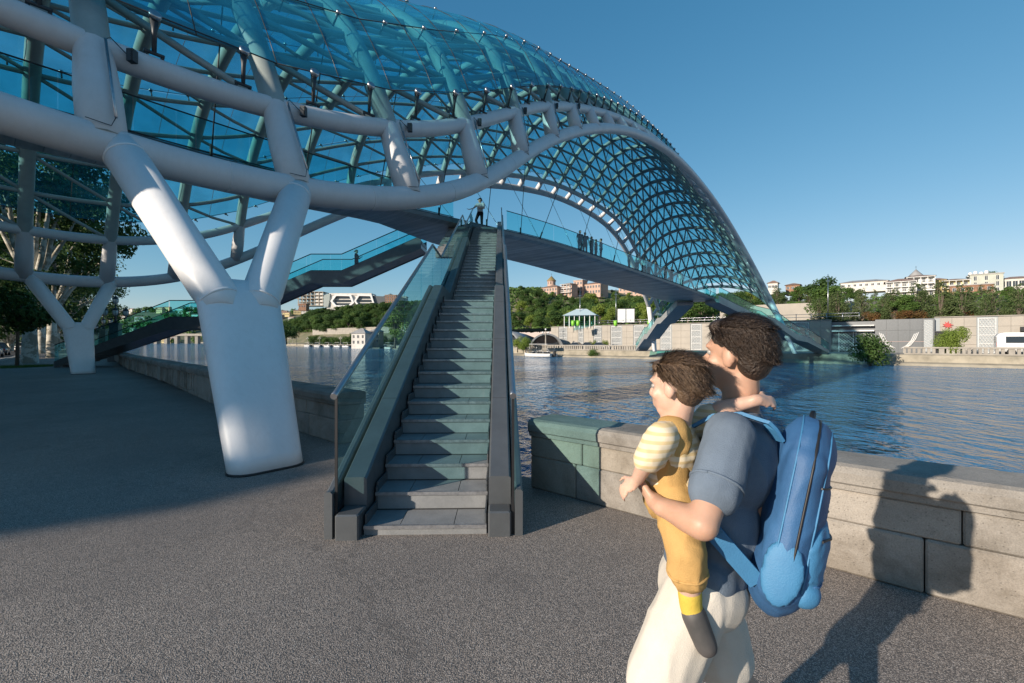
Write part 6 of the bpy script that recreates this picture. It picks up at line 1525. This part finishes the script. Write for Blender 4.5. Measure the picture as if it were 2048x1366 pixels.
# unseen plane trees, added out of view to shade the promenade
for i, (x, y, h, r) in enumerate([(-39.5, -9.1, 13.5, 5), (-34.4, -17.6, 12.6, 3.6), (-30, 17, 15, 7), (-41, 9, 15, 7), (-52, 22, 17, 8)]):
    plane_tree(x, y, h, r, 40 + i, 'unseen plane tree added beyond the left edge to shade the promenade', 9000, .25, 'added shade trees outside the picture', .26)
t = empty('young_tree', (-31, 28.5, 0), 'young thin tree in a grass patch at the far left', 'tree'); tb = MB(); tb.tube([(0, 0, 0), (.05, 0, 2.2), (.2, .1, 4.5)], [.1, .08, .04], 8); tb.build('trunk', M['bark'], t)
mb = MB(); rr = random.Random(8); crown_mesh(mb, [((rr.uniform(-1.6, 1.6), rr.uniform(-1.6, 1.6), rr.uniform(2.6, 6.2)), rr.uniform(.6, 1.1)) for _ in range(18)], 6500, .12, rr); mb.build('crown', M['leaf_dark'], t)
mb = MB(); rr = random.Random(9)
for _ in range(3500):
    a = rr.uniform(0, 6.28); q = rr.uniform(0, 1) ** .5 * 1.7; x, y = -31 + math.cos(a) * q, 28.5 + math.sin(a) * q * 1.3; h = rr.uniform(.05, .16); dx = rr.uniform(-.03, .03)
    mb.poly([(x - .008, y, 0), (x + .008, y, 0), (x + dx, y + dx, h)])
tag(mb.build('grass', M['leaf_mid']), 'small patch of grass around the young tree', 'grass', kind='stuff')
# ornate lamp standards
M['lampglass'] = mat('frosted_lantern_glass', (.55, .55, .5), rough=.25)
def lamp_standard():
    t = empty('street_lamp', (0, 0, 0)); m = MB()
    m.box((-.36, -.36, 0), (.36, .36, .3)); m.box((-.3, -.3, .3), (.3, .3, 2.9)); m.box((-.36, -.36, 2.9), (.36, .36, 3.05)); m.build('pedestal', M['panel'], t)
    m = MB(); m.lathe((0, 0, 3.05), [(.01, 0), (.16, 0), (.1, .2), (.06, .6), (.09, .7), (.05, .9), (.04, 1.5)], 10)
    for k in range(4):
        a = k * math.pi / 2 + .4; c, s = math.cos(a), math.sin(a); m.tube([(0, 0, 3.5), (.25 * c, .25 * s, 3.35), (.6 * c, .6 * s, 3.45), (.62 * c, .62 * s, 3.62)], .028, 6)
    m.build('bracket', M['dark'], t)
    for (x, y, z) in [(.62 * math.cos(k * math.pi / 2 + .4), .62 * math.sin(k * math.pi / 2 + .4), 3.62) for k in range(4)] + [(0, 0, 4.55)]:
        m = MB(); m.lathe((x, y, z), [(.01, 0), (.1, .02), (.19, .16), (.2, .34), (.16, .42)], 10); l = m.build('lantern', M['lampglass'], t)
        m = MB(); m.lathe((x, y, z + .42), [(.21, 0), (.2, .04), (.1, .16), (.03, .22), (.02, .34), (.001, .36)], 10); m.build('lantern_cap', M['dark'], l)
        m = MB()
        for k in range(6): a = k * math.pi / 3; m.tube([(x + .1 * math.cos(a), y + .1 * math.sin(a), z), (x + .2 * math.cos(a), y + .2 * math.sin(a), z + .17), (x + .21 * math.cos(a), y + .21 * math.sin(a), z + .42)], .012, 4)
        m.build('lantern_cage', M['dark'], l)
    return t
ls = lamp_standard()
for i, (x_, z) in enumerate([(231, 36), (207, 52), (193, 75)]):
    o = ls if i == 0 else copy_tree(ls); o.location = (px(x_, z), z, 0); o.rotation_euler.z = .3
    tag(o, ['ornate five lantern lamp on a stone pedestal just right of the far white pylon', 'second ornate lantern lamp, smaller and dimmer behind the nearest one', 'third ornate lantern lamp far down the promenade'][i], 'street lamp', 'ornate lantern lamps on the promenade')
# cars
M['tyre'] = mat('tyre', (.02, .02, .02), rough=.8); M['glassdark'] = mat('car_window', (.02, .025, .03), rough=.08, spec=.7); M['tail'] = mat('tail_light', (.4, .01, .01), rough=.25); M['headl'] = mat('head_light', (.7, .7, .65), rough=.15)
def car(label, paint, loc, yaw, L=4.4, group=None, lit=False):
    t = empty('parked_car', loc, label, 'car', group, yaw); h = L / 2; m = MB()
    prof = [(-h, .35, .62, .70), (-h + .12, .3, .72, .82), (-h + .9, .28, .78, .86), (-.3, .28, .80, .87), (h * .35, .28, .80, .87), (h - .5, .28, .76, .84), (h - .08, .32, .70, .78), (h, .4, .62, .70)]
    m.loft([[V(y, -w, z0), V(y, w, z0), V(y, w * 1.02, .55), V(y, w * .97, z1 + .05), V(y, -w * .97, z1 + .05), V(y, -w * 1.02, .55)] for (y, z0, w, z1) in [(a, b, c, d) for a, b, c, d in prof]], 0, True, True); m.build('body', M[paint], t)
    m = MB(); m.loft([[V(a, -w, z), V(a, w, z), V(b, w * .8, 1.40), V(b, -w * .8, 1.40)] for a, b, w, z in ((-h + .7, -h + 1.25, .74, .86), (h * .42, h * .05, .74, .86))], 0, True, False); m.build('window', M['glassdark'], t)
    m = MB(); m.loft([[V(-h + 1.2, -.6, 1.395), V(-h + 1.2, .6, 1.395), V(-h + 1.3, .55, 1.45), V(-h + 1.3, -.55, 1.45)], [V(h * .07, -.6, 1.395), V(h * .07, .6, 1.395), V(h * .02, .55, 1.45), V(h * .02, -.55, 1.45)]], 0, True, True); m.build('roof', M[paint], t)
    for x in (-h + .8, h - .85):
        for y in (-.72, .72):
            m = MB(); m.tube([(x, y - .1, .32), (x, y + .1, .32)], .32, 14); w_ = m.build('wheel', M['tyre'], t); m = MB(); m.tube([(x, y - .11, .32), (x, y + .11, .32)], .18, 10); m.build('rim', M['steel'], w_)
    for y in (-.55, .55):
        m = MB(); m.box((-h - .01, y - .16, .62), (-h + .06, y + .16, .76)); m.build('tail_light', M['tail'], t)
        m = MB(); m.box((h - .06, y - .16, .56), (h + .01, y + .16, .68)); m.build('headlight', M['headl'], t)
    return t
M['silver'] = mat('silver_car_paint', (.35, .36, .38), rough=.3, metal=.4, coat=.5); M['darkcar'] = mat('dark_car_paint', (.03, .035, .045), rough=.3, coat=.5)
ry = math.atan2(RD.y, RD.x)
car('silver car at the left edge of the street', 'silver', (*rp(18, 2), .01), ry)
car('dark car parked behind the silver one', 'darkcar', (*rp(26, 2.2), .01), ry)
car('white car further down the street with red tail lights', 'white', (*rp(52, 2.2), .01), ry)
car('dark car beyond the white one under the plane trees', 'darkcar', (*rp(70, 5.8), .01), ry)
# cars on the far quay and the minibus
for (x_, z, p_, lab) in ((1142, 92.5, 'silver', 'leftmost of the three cars parked under the terrace wall'), (1168, 90.5, 'darkcar', 'middle of the three cars parked under the terrace wall'), (1190, 88.6, 'silver', 'rightmost of the three cars parked under the terrace wall')):
    s_, d_ = bank_sd(px(x_, z), z); q = bankp(s_, 5.5); car(lab, p_, (q.x, q.y, 0), BY)
def minibus():
    q = bankp(-15.4, 4.6); t = empty('minibus', (q.x, q.y, 0), 'white minibus with dark windows parked behind the far balustrade', 'minibus', None, BY)
    m = MB(); L = 7.2; prof = [(0, .45, .94, 2.15), (.25, .4, .98, 2.55), (.7, .38, 1.0, 2.68), (L - 2.2, .38, 1.0, 2.68), (L - 1.5, .38, 1.0, 2.5), (L - .8, .38, .97, 1.5), (L - .15, .42, .92, 1.2), (L, .5, .85, .9)]
    m.loft([[V(y, -w, z0), V(y, w, z0), V(y, w, 1.4 if z1 > 1.5 else z1 * .8), V(y, w * .92, z1), V(y, -w * .92, z1), V(y, -w, 1.4 if z1 > 1.5 else z1 * .8)] for y, z0, w, z1 in prof], 0, True, True); m.build('body', M['white'], t)
    for a, b in ((.75, 2.45), (2.5, 4.0), (4.05, 5.35)):
        m = MB(); m.hexa([V(a, -1.015, 1.42), V(b, -1.015, 1.42), V(b, -.9, 1.42), V(a, -.9, 1.42), V(a, -.965, 2.2), V(b, -.965, 2.2), V(b, -.85, 2.2), V(a, -.85, 2.2)]); m.build('window', M['glassdark'], t)
    m = MB(); m.box((-.02, -.7, 1.45), (.2, .7, 2.15)); m.build('rear_window', M['glassdark'], t)
    m = MB(); m.box((-.02, -.93, 1.0), (.1, -.78, 1.5)); m.build('tail_light', M['tail'], t)
    for x in (1.2, L - 1.5):
        m = MB(); m.tube([(x, -1.02, .38), (x, -.75, .38)], .38, 14); m.build('wheel', M['tyre'], t); m = MB(); m.tube([(x, .75, .38), (x, 1.02, .38)], .38, 14); m.build('wheel', M['tyre'], t)
minibus()
# boats
def boat(label, x_, z, L, yaw, canopy=True, awning=None, group=None):
    t = empty('boat', (px(x_, z), z, WZ), label, 'boat', group, yaw); m = MB(); h = L / 2
    for y in (-1.0, 1.0): m.loft([[V(x, y - w, .05), V(x, y + w, .05), V(x, y + w * 1.1, zt), V(x, y - w * 1.1, zt)] for x, w, zt in ((-h, .3, .55), (-h * .3, .36, .5), (h * .6, .34, .55), (h, .05, .8))], 0, True, True)
    m.box((-h, -1.35, .5), (h * .86, 1.35, .64)); m.build('hull', M['white'], t)
    m = MB()
    for x in rng(-h + .1, h * .8, 8):
        for y in (-1.3, 1.3): m.tube([(x, y, .64), (x, y, 1.3)], .03, 5)
    for y in (-1.3, 1.3): m.tube([(-h + .1, y, 1.3), (h * .8, y, 1.3)], .03, 5); m.tube([(-h + .1, y, 1.0), (h * .8, y, 1.0)], .02, 5)
    m.build('rail', M['steel'], t)
    for x in (-h * .5, 0, h * .4):
        m = MB(); m.box((x, -1, .64), (x + .5, 1, 1.0)); m.build('seat', M['panel'], t)
    if canopy:
        m = MB(); m.box((-h * .8, -1.25, 2.45), (h * .6, 1.25, 2.53))
        m.build('canopy', M['whitec'], t); m = MB()
        for x in (-h * .78, h * .58):
            for y in (-1.2, 1.2): m.tube([(x, y, .64), (x, y, 2.45)], .03, 5)
        m.build('post', M['steel'], t)
    m = MB(); m.box((-h - .35, -.3, .2), (-h, .3, 1.1)); m.build('outboard_motor', M['dark'], t)
    return t
boat('white pontoon boat with rails and a canopy moored at the far bank', 1081, 89.5, 6.2, BY + math.pi, True)
boat('white boat under a tree by the far landing stage, seen through the stair glass', 780, 184, 7, 2.2, True)
for i, x_ in enumerate((617, 637, 657, 677, 694)):
    boat('white tour boat moored in a row at the far left bank', x_, 296 - (x_ - 554) * .36, 6.2, 2.5, True, group='white tour boats moored in a row')
# low landing stage and stalls
t = empty('landing_stage', at(715, 695, 236), 'low wooden landing stage at the far bank', 'jetty', None, 2.4); m = MB(); m.box((-9, -1.5, -.3), (9, 1.5, .1)); m.build('deck', M['wood'], t)
# a far road bridge
t = empty('road_bridge', at(368, 685, 620), 'low arched road bridge across the river in the distance', 'bridge', None, 0); m = MB(); m.box((-60, 0, 9), (80, 8, 12)); m.build('deck', M['concrete'], t)
for k in range(9):
    m = MB(); m.box((-56 + k * 14, 1, -4), (-52 + k * 14, 7, 9)); m.build('pier', M['bstone'], t)
rt = random.Random(77); k = 0
while k < 75:
    x = rt.uniform(-1000, -370); y = rt.uniform(835, 1120); X = 1024 + 910 * x / y
    if X < 240 or X > 630: continue
    w = rt.uniform(9, 20); h = rt.uniform(5, 11); t = empty('small_house', (x, y, dh(x, y) - 1), 'tiny pale house on the distant hillside beyond the river bend', 'house', 'distant houses beyond the river bend', rt.uniform(-.5, .5))
    m = MB(); m.box((-w / 2, -4, 0), (w / 2, 4, h)); m.build('wall', M[rt.choice(['plaster_w', 'plaster_p', 'plaster_w', 'plaster_y'])], t)
    m = MB(); m.loft([[V(-w / 2 - .4, -4.4, h), V(-w / 2 - .4, 4.4, h), V(-w / 2 - .4, 0, h + 2.4)], [V(w / 2 + .4, -4.4, h), V(w / 2 + .4, 4.4, h), V(w / 2 + .4, 0, h + 2.4)]], 0, True, False); m.build('roof', M['roof'], t); k += 1
    for q in range(int(w / 3)): m = MB(); m.box((-w / 2 + 1 + q * 3, -4.05, h * .4), (-w / 2 + 2.2 + q * 3, -4.001, h * .75)); m.build('window', M['pane'], t)
for i, (X, z) in enumerate([(20, 75), (70, 95), (120, 115), (165, 140), (-30, 62), (200, 175), (100, 160), (40, 130)]):
    plane_tree(px(X, z), z, 15 + i % 3, 9, 60 + i, 'dark plane tree filling the far end of the street', 6500, .12, 'trees at the far end of the street', .32, .08)

# unseen block, added and sized so its shadow covers the left promenade
def sw(t, w): return (t * .7915 - w * .6112, t * .6112 + w * .7915)
yb = math.atan2(.7915, -.6112)
c = sw(-41.5, 33.5); t = empty('shade_block', (c[0], c[1], 0), 'unseen block added beyond the left edge to shade the promenade', 'building', None, yb)
m = MB(); m.box((-26.6, -5, 0), (26, 5, 13.6)); m.build('wall', M['plaster_y'], t)
m = MB(); m.box((-26.9, -5.4, 13.601), (26.4, 5.4, 14.0)); m.build('roof', M['roof'], t)
for i in range(16):
    for k in range(4):
        m = MB(); m.box((-25.4 + i * 3.25, -5.06, 1 + k * 3.2), (-24.1 + i * 3.25, -5.001, 2.9 + k * 3.2)); m.build('window', M['pane'], t)
# ------------------------------------------------------------------ tidy: drop prototypes nothing uses
for key, (p, used) in PROT.items():
    if not used:
        for c in list(p.children): bpy.data.objects.remove(c)
        bpy.data.objects.remove(p)
